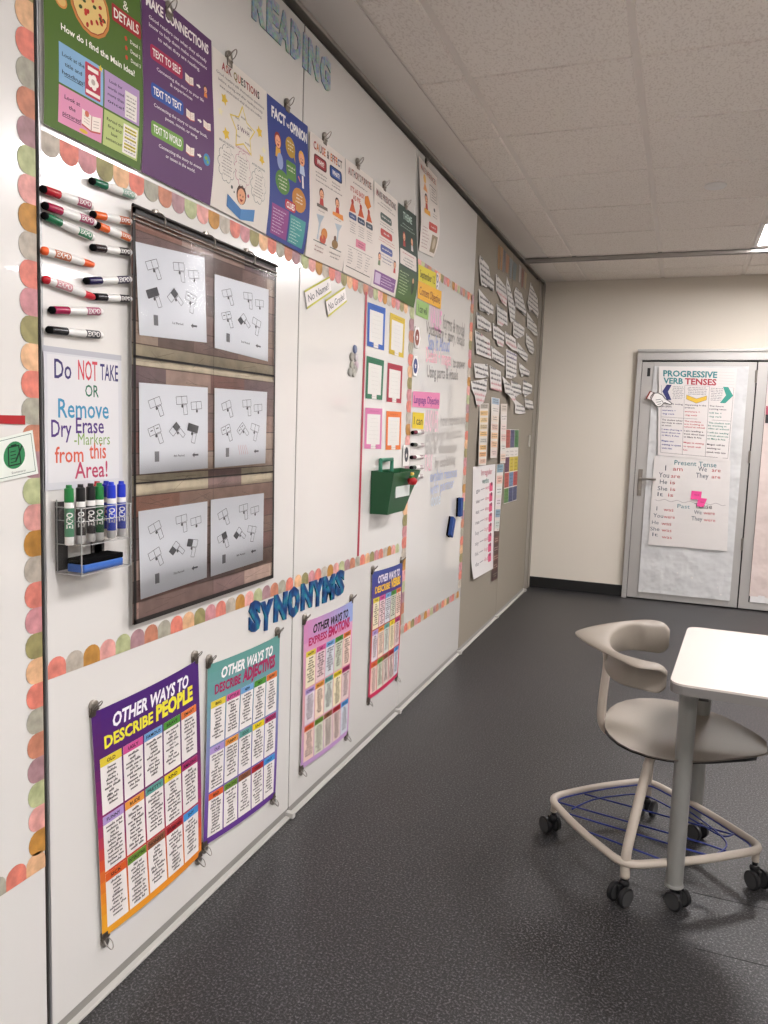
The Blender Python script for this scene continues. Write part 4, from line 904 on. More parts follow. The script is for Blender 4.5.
# ------------------------------------------------------------------ wood-look pocket chart
XC = 0.012
q = qpx((131.2, 205), (275, 264), (272.3, 577.8), (132.4, 625), X=0.016)
t = empty('pocket_chart', (0, 1.86, 0.89), 'wood-look pocket chart with black edging and clear pockets', 'pocket chart')
def loc(o): o.location = o.location - t.location if o.parent else o.location; return o
CW, CH = 0.70, 1.0
P = Print(q, CW, CH, base=0.016); P.sheet('#5c4840')
rnd = random.Random(3)
WOOD = ['#846c66', '#967a6e', '#6c5852', '#a58c80', '#876e62', '#906656', '#725e60', '#ab9686', '#7a635f', '#805c55']
hh = 1.0 / 19
for r in range(19):
    x = -rnd.uniform(0, .2)
    while x < CW:
        w = rnd.uniform(0.14, 0.34); a, b_ = max(0, x), min(CW, x + w)
        c = rnd.choice(WOOD); v0 = r * hh
        if r in (6, 12) and rnd.random() < .8: c = '#ab9f88'
        if b_ > a: P.rect(a, v0, b_, v0 + hh - 0.003, c, 1)
        for k in range(3):
            g0 = a + rnd.random() * (b_ - a) * .5; P.line([(g0, v0 + rnd.uniform(.006, hh - .008)), (min(b_, g0 + rnd.uniform(.04, .12)), v0 + rnd.uniform(.006, hh - .008))], 0.0012, mixc(c, '#2a201c', 0.5), 2)
        x += w
P.line([(CW * 0.5, 0.02), (CW * 0.5, 0.98)], 0.0015, '#3a2e2a', 3)
bk = P.build('backing', printmat('wood_print_vinyl', 0.32, noise=0.18, nscale=25), parent=t); bk.location = -t.location
P = Print(q, CW, CH, base=0.0205)
for a in ((0, 0, 0.010, CH), (CW - 0.010, 0, CW, CH), (0, CH - 0.012, CW, CH), (0, 0, CW, 0.016)): P.rect(*a, '#1d1816', 0)
P.rect(0, 0.343, CW, 0.349, '#1d1816', 0); P.rect(0, 0.648, CW, 0.652, '#2a211d', 0)
o = P.build('edging', M_PAPER, parent=t); o.location = -t.location
(ya, za), (yb, zb) = q[0], q[1]
b = MB(); zz = (za + zb) / 2
b.cyl((0.024, ya - 0.004, zz - 0.004), (0.024, yb + 0.004, zz - 0.004), 0.004).cyl((0.022, ya, zz - 0.024), (0.022, yb, zz - 0.024), 0.0025, mi=1).cyl((0.022, ya, zz - 0.034), (0.022, yb, zz - 0.034), 0.0025, mi=1)
o = b.build('top_rod', [mat('dark_rod', '#2a2624', 0.35, metal=0.5), M_CHROME], t); o.location = -t.location
def vinyl():
    m = bpy.data.materials.new('clear_vinyl'); m.use_nodes = True; nt = m.node_tree; nt.nodes.clear()
    o = nt.nodes.new('ShaderNodeOutputMaterial'); t_ = nt.nodes.new('ShaderNodeBsdfTransparent'); t_.inputs[0].default_value = (1, 1, 1, 1)
    g_ = nt.nodes.new('ShaderNodeBsdfGlossy'); g_.inputs['Roughness'].default_value = 0.13
    f = nt.nodes.new('ShaderNodeFresnel'); f.inputs['IOR'].default_value = 1.4; x = nt.nodes.new('ShaderNodeMixShader')
    nt.links.new(f.outputs[0], x.inputs[0]); nt.links.new(t_.outputs[0], x.inputs[1]); nt.links.new(g_.outputs[0], x.inputs[2]); nt.links.new(x.outputs[0], o.inputs[0]); return m
M_VIN = vinyl()
for r, (v0, v1) in enumerate(((0.035, 0.343), (0.36, 0.646), (0.668, 0.94))):
    f = lambda a, b_: 0.0
    P = Print(q, CW, CH, base=0.0235, disp=(lambda a, b_, v0=v0, v1=v1: 0.001 + 0.016 * math.sin(math.pi * min(1, max(0, (b_ - v0) / (v1 - v0)))) ** 1.2 * (max(0, (b_ - v0) / (v1 - v0))) ** 3 * 1.6 + 0.003 * math.sin(9 * a + r)))
    P.rect(0.012, v0, CW - 0.012, v1, '#ffffff', 0, step=0.012)
    o = P.build('clear_pocket', M_VIN, parent=t); o.location = -t.location
    for p in o.data.polygons: p.use_smooth = True
    bm_ = bmesh.new(); bm_.from_mesh(o.data); bmesh.ops.remove_doubles(bm_, verts=bm_.verts, dist=1e-5); bm_.to_mesh(o.data); bm_.free()
for px, py, w in ((160.5, 222, 'left'), (210.5, 243, 'middle'), (251, 259, 'right')):
    y, z = at(px, py, 0.02)
    hk = MB().lathe([(0, 0), (0.009, 0), (0.009, 0.010), (0, 0.012)], (0.0, y, z + 0.022), (1, 0, 0), n=18)
    hk.tube(spline([(0.010, y, z + 0.022), (0.026, y, z + 0.016), (0.034, y, z + 0.004), (0.032, y, z - 0.010), (0.026, y, z - 0.014)], 5), 0.0022, n=8)
    tag(hk.build('magnetic_hook', M_CHROME, ang=40), 'small chrome magnetic hook holding the %s of the pocket chart rod' % w, 'hook', 'hooks of the pocket chart')
def icon(P, u, v, rot, s=0.0205, kind=0, c='#3e3e44'):
    cs, sn = math.cos(rot), math.sin(rot); T = lambda a, b_: (u + (a * cs - b_ * sn) * s, v + (a * sn + b_ * cs) * s)
    lw = 0.0014
    for a0, b0, a1, b1 in ((-1.1, -1, 0, 0.2), (0, -1, 1.1, 0.2)):
        P.line([T(a0, b0), T(a1, b0), T(a1, b1), T(a0, b1)], lw, c, 2, closed=True)
        if kind == 1 or (kind == 2 and a0 == 0) or (kind == 3 and a0 < 0): P.face([T(a0, b0), T(a1, b0), T(a1, b1), T(a0, b1)], '#4a4a4e', 3)
        if kind == 4: P.line([T(a0 + .3, -.5), T(a1 - .3, -.5)], 0.003, '#4a4a4e', 3)
    if kind != 5: P.line([T(0.2, 0.35), T(0.95, 0.35), T(0.95, 1.9), T(0.2, 1.9)], lw, c, 2, closed=True)
    P.ell(*T(0, 0.5), s * 0.22, s * 0.28, '#4a4a4e', 3, n=8)
SH = [(((135.5, 241.5), (204.6, 257.5), (206.8, 342.7), (139.5, 335)), '1st Period', 'top left', (1, 2, 4)), (((214.7, 274), (268.7, 289.6), (267.9, 361.5), (214.7, 347.8)), '2nd Period', 'top right', (4, 3, 0)),
      (((139, 382.5), (207.8, 387.6), (207.8, 468.3), (139.8, 474.4)), '4th Period', 'middle left', (4, 2, 1)), (((214.6, 388), (267.2, 392), (265.4, 463.2), (214.6, 467.8)), '', 'middle right', (4, 4, 0)),
      (((138.5, 511.4), (207.5, 501.3), (206.8, 577.4), (140.8, 599.5)), '7th Period', 'bottom left', (0, 3, 3)), (((210.8, 499.8), (263.9, 493), (262.9, 560.2), (210.8, 576.7)), '8th Period', 'bottom right', (2, 3, 0))]
for qq, tx, w, kd in SH:
    P = Print(qpx(*qq, X=0.021), 0.28, 0.22 * 1.25, base=0.021); H = P.H; P.sheet('#dfe1e5')
    icon(P, 0.060, 0.065, -0.35); icon(P, 0.165, 0.055, -0.1); icon(P, 0.228, 0.070, -0.1, kind=5)
    icon(P, 0.058, 0.150, -0.35, kind=kd[0]); icon(P, 0.140, 0.145, -0.8, kind=kd[1], s=0.019); icon(P, 0.210, 0.145, 0.25, kind=kd[2])
    P.rect(0.055, 0.208, 0.072, 0.240, '#77777a', 2)
    if tx: P.text(tx, 0.152, 0.225, 0.007, '#3c3c40', w=0.045, bold=0.01)
    else:
        for k in range(5): P.line([(0.12 + 0.01 * k, 0.20), (0.13 + 0.011 * k, 0.235)], 0.002, '#dcb4b8', 2)
    P.rect(0.218, 0.223, 0.236, 0.229, '#55555a', 2); P.fan([(0.218, 0.218), (0.218, 0.234), (0.208, 0.226)], '#55555a', 2)
    P.build('seating_chart_sheet', M_PAPER, 'white seating plan sheet in the %s pocket of the wood-look chart' % w, 'sheet', 'seating plan sheets in the pocket chart')

# ------------------------------------------------------------------ small papers on the third board
def strip(qq, txt, bg, edge, tc, label, W=0.20, H=0.07, name='name_strip', cat='sign', base=0.003, tw=0.16, group=None, bold=0.0):
    P = Print(qpx(*qq), W, H, base=base); P.sheet(bg)
    if edge: P.rect(0, 0, W, H * 0.11, edge, 1); P.rect(0, H * .89, W, H, edge, 1); P.rect(0, 0, W * .015, H, '#3a3a3a', 1)
    if txt: P.text(txt, W / 2, H / 2, H * 0.42, tc, w=tw, bold=bold)
    return P.build(name, M_PAPER, label, cat, group)
C = lambda *p: tuple((300 + a / 12.8, 270 + b_ / 12.8) for a, b_ in p)
strip(C((42, 265), (368, 80), (395, 285), (78, 505)), 'No Name!', '#e6e0dc', '#b9b838', '#3a3a40', 'white strip with green edges reading no name, under the border', bold=0.0)
strip(C((308, 385), (560, 215), (588, 405), (345, 605)), 'No Grade!', '#e6e0dc', '#b9b838', '#3a3a40', 'white strip with green edges reading no grade, lower right of its pair', base=0.0045)
# six coloured frames
C = lambda *p: tuple((340 + a / 6.02, 290 + b_ / 6.02) for a, b_ in p)
for qq, c, nm in [(C((165, 72), (272, 110), (263, 365), (160, 335)), '#2b5cb0', 'blue'), (C((300, 135), (390, 175), (380, 410), (292, 382)), '#cdb036', 'yellow'), (C((158, 395), (263, 425), (252, 662), (150, 652)), '#256a4c', 'green'),
                  (C((285, 436), (375, 458), (366, 682), (278, 672)), '#a82f42', 'red'), (C((150, 708), (253, 714), (246, 958), (143, 955)), '#cf78a4', 'pink'), (C((277, 728), (368, 734), (362, 960), (272, 962)), '#df7434', 'orange')]:
    P = Print(qpx(*qq), 0.22, 0.28, base=0.002); P.sheet(c); P.rect(0.026, 0.042, 0.194, 0.248, '#dedbd5', 1); P.rect(0.080, 0.246, 0.140, 0.278, '#e2dcd6', 2); P.para(0.05, 0.17, 0.262, 1, 0.01, 0.006, '#8a8680')
    P.para(0.04, 0.18, 0.07, 6, 0.028, 0.005, '#c9c6c0', f=(.5, .9)); P.scrib(0.05, 0.17, 0.02, 0.008, mixc(c, '#000000', 0.35))
    P.build('bordered_sheet', M_GLOSS, '%s bordered sheet with a white centre, right of the long red tape' % nm, 'sheet', 'coloured bordered sheets')
# small round magnets
C = lambda a, b_: (345 + a / 25.6, 340 + b_ / 25.6)
for i, (a, b_, c, nm) in enumerate([(258, 235, '#6f7a9a', 'bluish round magnet, topmost of the small cluster'), (175, 430, '#9a968c', 'grey round magnet, upper left of the small cluster'), (285, 440, '#b9b2b4', 'pale grey round magnet, upper right of the small cluster'), (180, 650, '#9c9a8e', 'grey round magnet, middle left of the small cluster'),
                                (300, 650, '#c4b2b8', 'pinkish round magnet, middle right of the small cluster'), (132, 820, '#a8a69e', 'grey round magnet, lowest left of the small cluster'), (225, 840, '#b4b2a8', 'pale round magnet, lowest middle of the small cluster'), (262, 760, '#a4a09a', 'grey round magnet touching the lowest right of the small cluster')]):
    y, z = at(*C(a, b_), X=0.004)
    tag(MB().lathe([(0, 0), (0.015, 0), (0.017, 0.002), (0.017, 0.005), (0.014, 0.008), (0, 0.008)], (0, y, z), (1, 0, 0), n=20).build('round_magnet', mat('magnet' + c, c, 0.35), ang=40), nm + ' left of the red tape', 'magnet', 'cluster of round magnets')
# picture magnets over the upright border
def badge(cx, cy, w, h, oc, label, sq=False, base=0.006):
    y, z = at(cx, cy); P = Print(qrect(y - w, z + h, y + w, z - h), 1, 1, base=base)
    if sq: P.outline_sheet([(0, 0), (1, 0), (1, 1), (0, 1)], '#dedad6', 0.003); P.ell(0.5, 0.45, 0.32, 0.36, oc, 1)
    else: P.outline_sheet([(0.5 + 0.5 * math.cos(k * math.pi / 3 + math.pi / 6 * 0), 0.5 + 0.5 * math.sin(k * math.pi / 3)) for k in range(6)], '#e2dedc', 0.003); P.ell(0.5, 0.5, 0.33, 0.33, oc, 1)
    P.star(0.5, 0.5, 0.15, '#e8e2dc', 2); P.build('picture_magnet', M_GLOSS, label, 'magnet')
badge(416.0, 337.5, 0.050, 0.058, '#8c4a3a', 'white six sided magnet with a brown picture on the upright border')
badge(414.3, 366.0, 0.048, 0.055, '#3c4a80', 'white six sided magnet with a blue picture on the upright border')
badge(405.2, 455.5, 0.045, 0.050, '#3a3c44', 'white square magnet with a dark oval above the green pocket', sq=True)

# ------------------------------------------------------------------ green magnetic pocket
G1 = mat('green_plastic', '#0b4a26', 0.4); G2 = mat('green_plastic_front', '#1d5c38', 0.4)
t = empty('magnetic_pocket', (0, 3.06, 1.035), 'dark green plastic magnetic pocket with a white tag on its front', 'pocket')
b = bmesh.new(); D0, D1 = 0.105, 0.080; yL, yT, yB = 0.0, 0.36, 0.215; zt = 0.185
def loop(dx0, dx1, ins):
    return [(0.002 + ins, yL + ins, 0 + ins), (dx1 - ins, yL + ins + 0.004, 0 + ins), (dx1 - ins, yB - ins, 0 + ins), (0.002 + ins, yB - ins, 0 + ins), (0.002 + ins, yL + ins, zt), (dx0 - ins, yL + ins, zt - 0.006), (dx0 - ins, yT - ins, zt - 0.006), (0.002 + ins, yT - ins, zt)]
o_ = [b.verts.new(v) for v in loop(D0, D1, 0)]; i_ = [b.verts.new(v) for v in loop(D0, D1, 0.0035)]
for q4 in ((0, 1, 5, 4), (1, 2, 6, 5), (2, 3, 7, 6), (3, 0, 4, 7), (3, 2, 1, 0)):
    b.faces.new([o_[k] for k in q4]); b.faces.new([i_[k] for k in reversed(q4)])
for a, c in ((4, 5), (5, 6), (6, 7), (7, 4)): b.faces.new((o_[a], o_[c], i_[c], i_[a]))
bmesh.ops.recalc_face_normals(b, faces=b.faces)
m_ = MB(); m_.add(b); m_.build('pocket_body', G1, t)
MB().box(D1 + 0.012, 0.055, 0.070, D1 + 0.0165, 0.235, 0.125, M=Matrix.Rotation(0, 4, 'Y')).build('white_tag', mat('tag_grey', '#c9cfca', 0.5), t)
hd = MB().tube([(0.02, 0.06, zt - 0.01), (0.02, 0.06, zt + 0.045), (0.02, 0.20, zt + 0.045), (0.02, 0.20, zt - 0.01)], 0.009, n=8)
hd.build('handle', mat('green_handle', '#2f7c62', 0.4), t, ang=50)
t2 = empty('apple_ornament', (D0 + 0.006, 3.245, 1.172), 'red apple ornament with a green leaf clipped on the green pocket rim', 'ornament')
MB().lathe([(0.003, -0.016), (0.016, -0.014), (0.023, 0.0), (0.021, 0.011), (0.010, 0.017), (0.002, 0.013)], (0.014, 0, 0), (0, 0, 1), n=20).build('apple', mat('apple_red', '#b01a22', 0.3), t2, smooth=True)
MB().box(0.004, -0.018, 0.014, 0.018, 0.022, 0.026, bev=0.004).cyl((0.012, 0, 0.016), (0.012, 0.004, 0.04), 0.004).build('leaf', mat('leaf_green', '#2c7a3a', 0.5), t2)
MB().box(0.006, -0.012, 0.026, 0.018, 0.016, 0.040, bev=0.005).build('flower', mat('flower_yellow', '#d8b04a', 0.5), t2)

# ------------------------------------------------------------------ objectives board
C = lambda *p: tuple((405 + a / 7.314, 260 + b_ / 7.314) for a, b_ in p)
def sstrip(qq, txt, bg, tc, label, W, H, tw, base=0.003, lines=None):
    P = Print(qpx(*qq), W, H, base=base); P.sheet(bg)
    for i, s_ in enumerate(lines or [txt]):
        n = len(lines or [1]); P.text(s_, W / 2, H * (i + 0.5) / n, H * 0.48 / n, tc, w=tw, bold=0.01)
    return P.build('sentence_strip', M_PAPER, label, 'sign', 'coloured sentence strips')
sstrip(C((92, 30), (222, 95), (222, 212), (92, 148)), 'September 12', '#cdbe16', '#5a5410', 'bright yellow paper strip, topmost on the objectives board', 0.40, 0.19, 0.33, 0.004)
sstrip(C((90, 150), (262, 230), (255, 360), (85, 278)), 'Content Objective', '#dfa61c', '#8a4a1c', 'orange yellow content objective strip under the yellow one', 0.50, 0.17, 0.44, 0.005)
sstrip(C((80, 285), (172, 325), (165, 440), (76, 402)), 'I can will', '#8fb465', '#33462a', 'green paper strip below the orange yellow one', 0.27, 0.17, 0.19, 0.003)
C2 = lambda *p: tuple((400 + a / 6.827, 390 + b_ / 6.827) for a, b_ in p)
sstrip(C2((86, 8), (270, 20), (265, 130), (80, 115)), 'Language Objective', '#dd7fa8', '#6a2a80', 'pink language objective strip in the middle of the board', 0.48, 0.17, 0.44)
sstrip(C2((84, 150), (162, 158), (155, 268), (78, 262)), 'I can', '#dcc022', '#4e4418', 'small yellow square strip under the pink one', 0.24, 0.20, 0.18)
# small figure-eight sticker
y, z = at(436.8, 284); P = Print(qrect(y - 0.03, z + 0.06, y + 0.03, z - 0.06), 0.06, 0.12, base=0.003)
P.outline_sheet([(0.03 + 0.028 * math.cos(k * .5236), 0.06 + 0.058 * math.sin(k * .5236)) for k in range(12)], '#cfcbd0', 0.001); P.ell(0.03, 0.035, 0.018, 0.02, '#6a6a70', 1); P.ell(0.03, 0.035, 0.011, 0.013, '#cfcbd0', 2); P.ell(0.03, 0.085, 0.018, 0.02, '#6a6a70', 1); P.ell(0.03, 0.085, 0.011, 0.013, '#cfcbd0', 2)
P.build('number_card', M_PAPER, 'small grey figure eight cutout right of the yellow strip', 'card')
# handwriting: each phrase is marker ink on the panel behind it
PANELS = sorted([c for c in wl.children if c.name.startswith('whiteboard_panel')], key=lambda o: o.name)
def hw(t, x0, y0, x1, y1, h, c, bold=0.0):
    P = Print(qrect(3.52, 2.15, 4.60, 0.45), 1.08, 1.70, base=0.0003)
    (a, b_), (c2, d) = at(x0, y0), at(x1, y1); u0, v0, u1, v1 = a - 3.52, 2.15 - b_, c2 - 3.52, 2.15 - d
    P.text(t, (u0 + u1) / 2, (v0 + v1) / 2, h, c, w=math.hypot(u1 - u0, v1 - v0), rot=math.atan2(v1 - v0, u1 - u0), layer=0, bold=bold + 0.014)
    P.build('handwriting', printmat('marker_ink', 0.3), parent=PANELS[6])
GR, PK, BL = '#605c5a', '#d084a0', '#6f80b4'
hw('VALUE', 430, 315, 441.5, 322.5, 0.11, '#cf86b0', 0.01); hw('forms & modal', 443, 321, 464.5, 330, 0.075, GR); hw('Vocabulary + story, details', 426, 327, 464.5, 341, 0.062, GR)
hw('Say It Aloud', 428, 341.5, 449.5, 345, 0.075, BL, 0.005); hw('Details + images', 426, 354, 451, 359, 0.075, '#dc9aa8'); hw('to answer', 453, 362, 465, 364, 0.06, GR); hw('Using parts & visuals', 427, 371, 458, 374.5, 0.062, GR)
hw('ANSWER', 425, 420, 438.5, 421.5, 0.11, '#dcabb8'); hw('how repeats are', 440.5, 420.5, 465, 418.5, 0.065, '#8a8581'); hw('jointly point of our text', 425, 436, 461.5, 432, 0.065, '#96918c'); hw('talk & discussion', 424.5, 448, 457, 446.5, 0.065, '#96918c')
hw('TALK', 424.5, 463, 432.5, 462, 0.085, '#dcabb8'); hw('by explaining', 435, 462.5, 455.5, 459, 0.06, '#8a8581')
hw('explain reasons', 430, 476.5, 457, 471.5, 0.06, '#7f90ba'); hw('with partner', 430, 489.5, 454, 482, 0.06, '#9aa6c6'); hw('done', 431, 500, 440.5, 497.5, 0.07, '#b4c0cc')
# blue erasers
EB = mat('navy_felt', '#22407c', 0.8)
for (a, b_, r_, nm) in [((4.465, 1.005), (4.465, 0.893), 0.03, 'upper blue eraser, beside the board edge'), ((4.315, 0.900), (4.270, 0.795), 0.0, 'lower blue eraser, tilted, left of the other one')]:
    (y0, z0), (y1, z1) = a, b_; L = math.hypot(y1 - y0, z1 - z0)
    t = empty('whiteboard_eraser', (0.001, (y0 + y1) / 2, (z0 + z1) / 2), nm, 'eraser', 'blue erasers on the board'); t.rotation_euler = (math.pi / 2 - math.atan2(z0 - z1, y0 - y1), 0, 0); t.rotation_euler[0] *= -1
    MB().box(0.0, -0.027, -L / 2, 0.010, 0.027, L / 2, bev=0.002).build('felt', M_FELT, t)
    MB().box(0.010, -0.027, -L / 2, 0.030, 0.027, L / 2, bev=0.004).build('grip', EB, t)

# ------------------------------------------------------------------ fabric panel papers
def cut(scale, ox, oy, pts): return [at(ox + a / scale, oy + b_ / scale, 0.006) for a, b_ in pts]
c5 = lambda pts: cut(9.6, 465, 240, pts); c6 = lambda pts: cut(9.31, 465, 310, pts)
CUTS = [(c5([(148, 145), (228, 255), (240, 360), (272, 400), (268, 490), (240, 475), (215, 445), (190, 455), (165, 435), (145, 440), (135, 200)]), 0, 'topmost in the column nearest the whiteboard'),
 (c5([(135, 465), (270, 640), (262, 715), (235, 700), (215, 720), (185, 690), (160, 685), (128, 670)]), 0, 'second from the top in the column nearest the whiteboard'),
 (c6([(108, 15), (238, 120), (240, 190), (205, 205), (165, 180), (105, 170)]), 0, 'third from the top in the column nearest the whiteboard'),
 (c6([(95, 185), (232, 280), (235, 455), (190, 440), (95, 405)]), 2, 'large and square, fourth in the column nearest the whiteboard'),
 (c6([(82, 495), (212, 505), (212, 620), (150, 635), (85, 630)]), 0, 'fifth in the column nearest the whiteboard'),
 (c6([(55, 665), (210, 640), (195, 770), (165, 860), (120, 890), (95, 880), (85, 800), (60, 740)]), 1, 'tapering to a red striped foot, lowest nearest the whiteboard'),
 (c5([(300, 320), (390, 450), (400, 560), (388, 640), (345, 600), (320, 540), (290, 480)]), 1, 'topmost in the second column'),
 (c5([(305, 610), (405, 700), (400, 825), (370, 800), (345, 830), (300, 810)]), 1, 'second in the second column, with a pink foot'),
 (c6([(262, 118), (368, 215), (362, 275), (345, 345), (300, 335), (285, 280), (258, 260)]), 1, 'third in the second column, small pink foot'),
 (c6([(248, 335), (362, 430), (358, 520), (300, 490), (245, 450)]), 0, 'fourth in the second column'),
 (c6([(232, 515), (335, 575), (332, 750), (280, 745), (228, 730)]), 1, 'tall and fifth in the second column, above the paper strips'),
 (c5([(405, 350), (440, 480), (465, 600), (478, 640), (472, 760), (440, 790), (425, 770), (410, 600), (395, 430)]), 0, 'long narrow one at the top of the third column'),
 (c6([(375, 195), (470, 270), (478, 385), (430, 370), (372, 310)]), 1, 'second in the third column'),
 (c6([(385, 360), (485, 415), (470, 620), (420, 640), (372, 630)]), 3, 'tall with a purple corner in the third column'),
 (c6([(350, 615), (410, 690), (430, 820), (425, 910), (405, 850), (375, 795), (345, 770)]), 1, 'curling away from the panel, lowest in the third column'),
 (c5([(492, 450), (545, 510), (582, 690), (570, 730), (530, 690), (475, 640), (470, 500)]), 0, 'topmost in the fourth column'),
 (c6([(455, 80), (555, 170), (545, 235), (510, 255), (475, 265), (438, 230)]), 0, 'second in the fourth column'),
 (c6([(492, 300), (582, 420), (570, 485), (530, 450), (478, 390)]), 0, 'third in the fourth column'),
 (c6([(430, 655), (520, 700), (522, 780), (490, 790), (445, 830), (425, 760)]), 0, 'fourth in the fourth column'),
 (c6([(470, 835), (550, 900), (555, 960), (500, 970), (458, 960)]), 0, 'lowest in the fourth column'),
 (c5([(632, 405), (695, 560), (700, 700), (690, 755), (660, 700), (640, 665), (612, 690), (595, 600)]), 0, 'topmost in the column nearest the corner'),
 (c6([(582, 20), (665, 150), (668, 240), (640, 235), (605, 190), (570, 165)]), 0, 'second in the column nearest the corner'),
 (c6([(572, 215), (632, 290), (640, 370), (625, 415), (590, 385), (562, 310)]), 0, 'third in the column nearest the corner'),
 (c6([(508, 490), (598, 570), (592, 625), (550, 605), (515, 625), (505, 550)]), 0, 'fourth and small, near the corner'),
 (c6([(545, 650), (625, 700), (620, 770), (585, 785), (550, 810), (530, 770)]), 0, 'fifth in the column nearest the corner'),
 (c6([(558, 820), (630, 850), (632, 920), (590, 925), (555, 905)]), 0, 'lowest in the column nearest the corner')]
for pts, kind, lab in CUTS:
    ys_ = [p[0] for p in pts]; zs_ = [p[1] for p in pts]; y0, y1, z0, z1 = min(ys_), max(ys_), min(zs_), max(zs_)
    curl = 0.05 if 'curling' in lab else 0.010
    P = Print(qrect(y0, z1, y1, z0), y1 - y0, z1 - z0, base=0.004, disp=lambda a, b_, k=curl: k * b_)
    P.lift = 0.0015; pl = [(p[0] - y0, z1 - p[1]) for p in pts]; P.outline_sheet(pl, '#d4d0cc', 0.0008)
    H = P.H; v = H * 0.06; rh = 0.034
    while v < H:
        # crossing of the row with the outline
        xs_ = sorted([a[0] + (b_[0] - a[0]) * (v - a[1]) / (b_[1] - a[1]) for a, b_ in zip(pl, pl[1:] + pl[:1]) if (a[1] - v) * (b_[1] - v) < 0])
        if len(xs_) >= 2:
            a0, a1 = xs_[0] + 0.02, xs_[-1] - 0.02
            c = '#4c4c50'
            if kind == 1 and v > H * 0.6: c = '#c9848a'
            if kind == 3 and v < H * .3: c = '#4a4474'
            if a1 > a0 + 0.03: P.scrib(a0, a1, v, 0.019, c, layer=1, wl=(3, 7), w=0.3)
            if kind == 2: P.scrib(a0 + (a1 - a0) * .75, a1, v, 0.02, '#c9848a', layer=2)
        v += rh
    P.build('speech_cutout', M_PAPER, 'white lettered cutout, ' + lab, 'paper cutout', 'hand lettered cutouts on the tan panel')
# streamers at the top of the tan panel
C = lambda a, b_: at(465 + a / 9.6, 240 + b_ / 9.6, 0.004)
for (a0, a1, t0, b0, c, nm) in [(320, 346, 40, 300, '#8f6a3e', 'golden brown'), (348, 368, 60, 305, '#a0764a', 'light brown'), (370, 392, 85, 320, '#5a5660', 'dark grey'), (396, 428, 125, 330, '#9a6a4a', 'reddish tan'), (434, 460, 165, 380, '#6e767c', 'blue grey'), (464, 500, 200, 400, '#5f6a68', 'slate green'),
                                (524, 542, 235, 420, '#b4aaa4', 'pale grey'), (545, 570, 262, 470, '#6e3c30', 'dark red'), (574, 596, 300, 480, '#9c8866', 'sandy')]:
    (y0, z0), (y1, z1), (y2, z2) = C(a0, t0), C(a1, t0 + (a1 - a0) * 1.1), C((a0 + a1) / 2, b0)
    P = Print(qrect(y0, z0, y1, z2), 1, 1, base=0.003); P.outline_sheet([(0, 0), (1, 0), (0.8, 1), (0.5, 0.94), (0.2, 1)], c, 0.0015)
    P.build('paper_streamer', M_PAPER, '%s paper streamer hanging at the top of the tan panel' % nm, 'streamer', 'streamers at the top of the tan panel')
# paper strips, chart, colour grid
C7 = lambda *p: tuple((465 + a / 9.31, 390 + b_ / 9.31) for a, b_ in p)
C8 = lambda a, b_: (465 + a / 8.533, 480 + b_ / 8.533)
def infostrip(qq, rows, label, bg='#d6cec6', base=0.004, kb=0.02, W=0.4, H=1.2, dark=0):
    P = Print(qpx(*qq), W, H, base=base, disp=lambda a, b_: kb * b_ * (1 - a)); P.lift = 0.0012; P.sheet(bg, grid=0.08)
    n = len(rows); rh = H / n
    for i, c in enumerate(rows):
        P.rect(0.03, i * rh + 0.01, W - 0.03, i * rh + rh * 0.75, c, 1, step=0.1)
        P.para(0.05, W - 0.05, i * rh + rh * 0.25, 2, rh * 0.25, 0.022, '#5a5048' if not (dark and i >= dark) else '#c9b8a8', layer=2, f=(.6, 1), w=.3)
    return P.build('paper_strip', M_PAPER, label, 'paper strip', 'long paper strips on the tan panel')
infostrip(C7((132, 125), (215, 125), (190, 697), (92, 700)), ['#a8a094', '#dfb878', '#dcc08a', '#c8b48c', '#e0b878', '#c8c4bc', '#dcae62', '#dfa870', '#e0b8a0'], 'long cream paper strip with amber boxes, nearest of the three')
infostrip(C7((240, 65), (318, 80), (290, 632), (205, 632)), ['#8fa4b8', '#d8d0c8', '#d8c8b8', '#d0b0a0', '#e0b888', '#dcb48c', '#d8c4bc'], 'long pale paper strip with a blue heading, middle of the three')
infostrip(C7((328, 128), (388, 130), (372, 680), (297, 682)), ['#c4b8ac', '#d8d0cc', '#dccac4', '#d8b8b0', '#cfcfc8', '#e0c4b0'], 'long white paper strip, farthest of the three')
infostrip(((496.1, 464.1), (503.3, 463.6), (498.5, 531), (493.2, 531)), ['#7a9cac', '#e0b0a0', '#d4d4d0', '#d8ccd0', '#7f9cb0', '#c4ccc4'], 'narrow blue headed paper strip beside the pink marked chart', kb=0.004)
infostrip(((493.5, 528), (498.9, 527), (497.0, 578.0), (490.4, 582)), ['#5a3a34', '#6a4238', '#4e302c', '#6e4434', '#5c3a30', '#3a2824'], 'dark maroon paper strip hanging below the narrow blue headed one', bg='#4c302c', dark=1, kb=0.004, base=0.003)
P = Print(qpx((472.5, 466.8), (494.9, 464.1), (492.0, 568.5), (469.9, 579.0)), 0.85, 1.10, base=0.004, disp=lambda a, b_: 0.002 * b_ + 0.20 * max(0, b_ - 0.8) ** 1.5 * (1.1 - a)); P.lift = 0.001; P.sheet('#d9d5d3', grid=0.04)
P.text('Irregular', 0.50, 0.065, 0.06, '#c86a7c', w=0.42); P.text('verbs', 0.45, 0.15, 0.055, '#5f8f88', w=0.25)
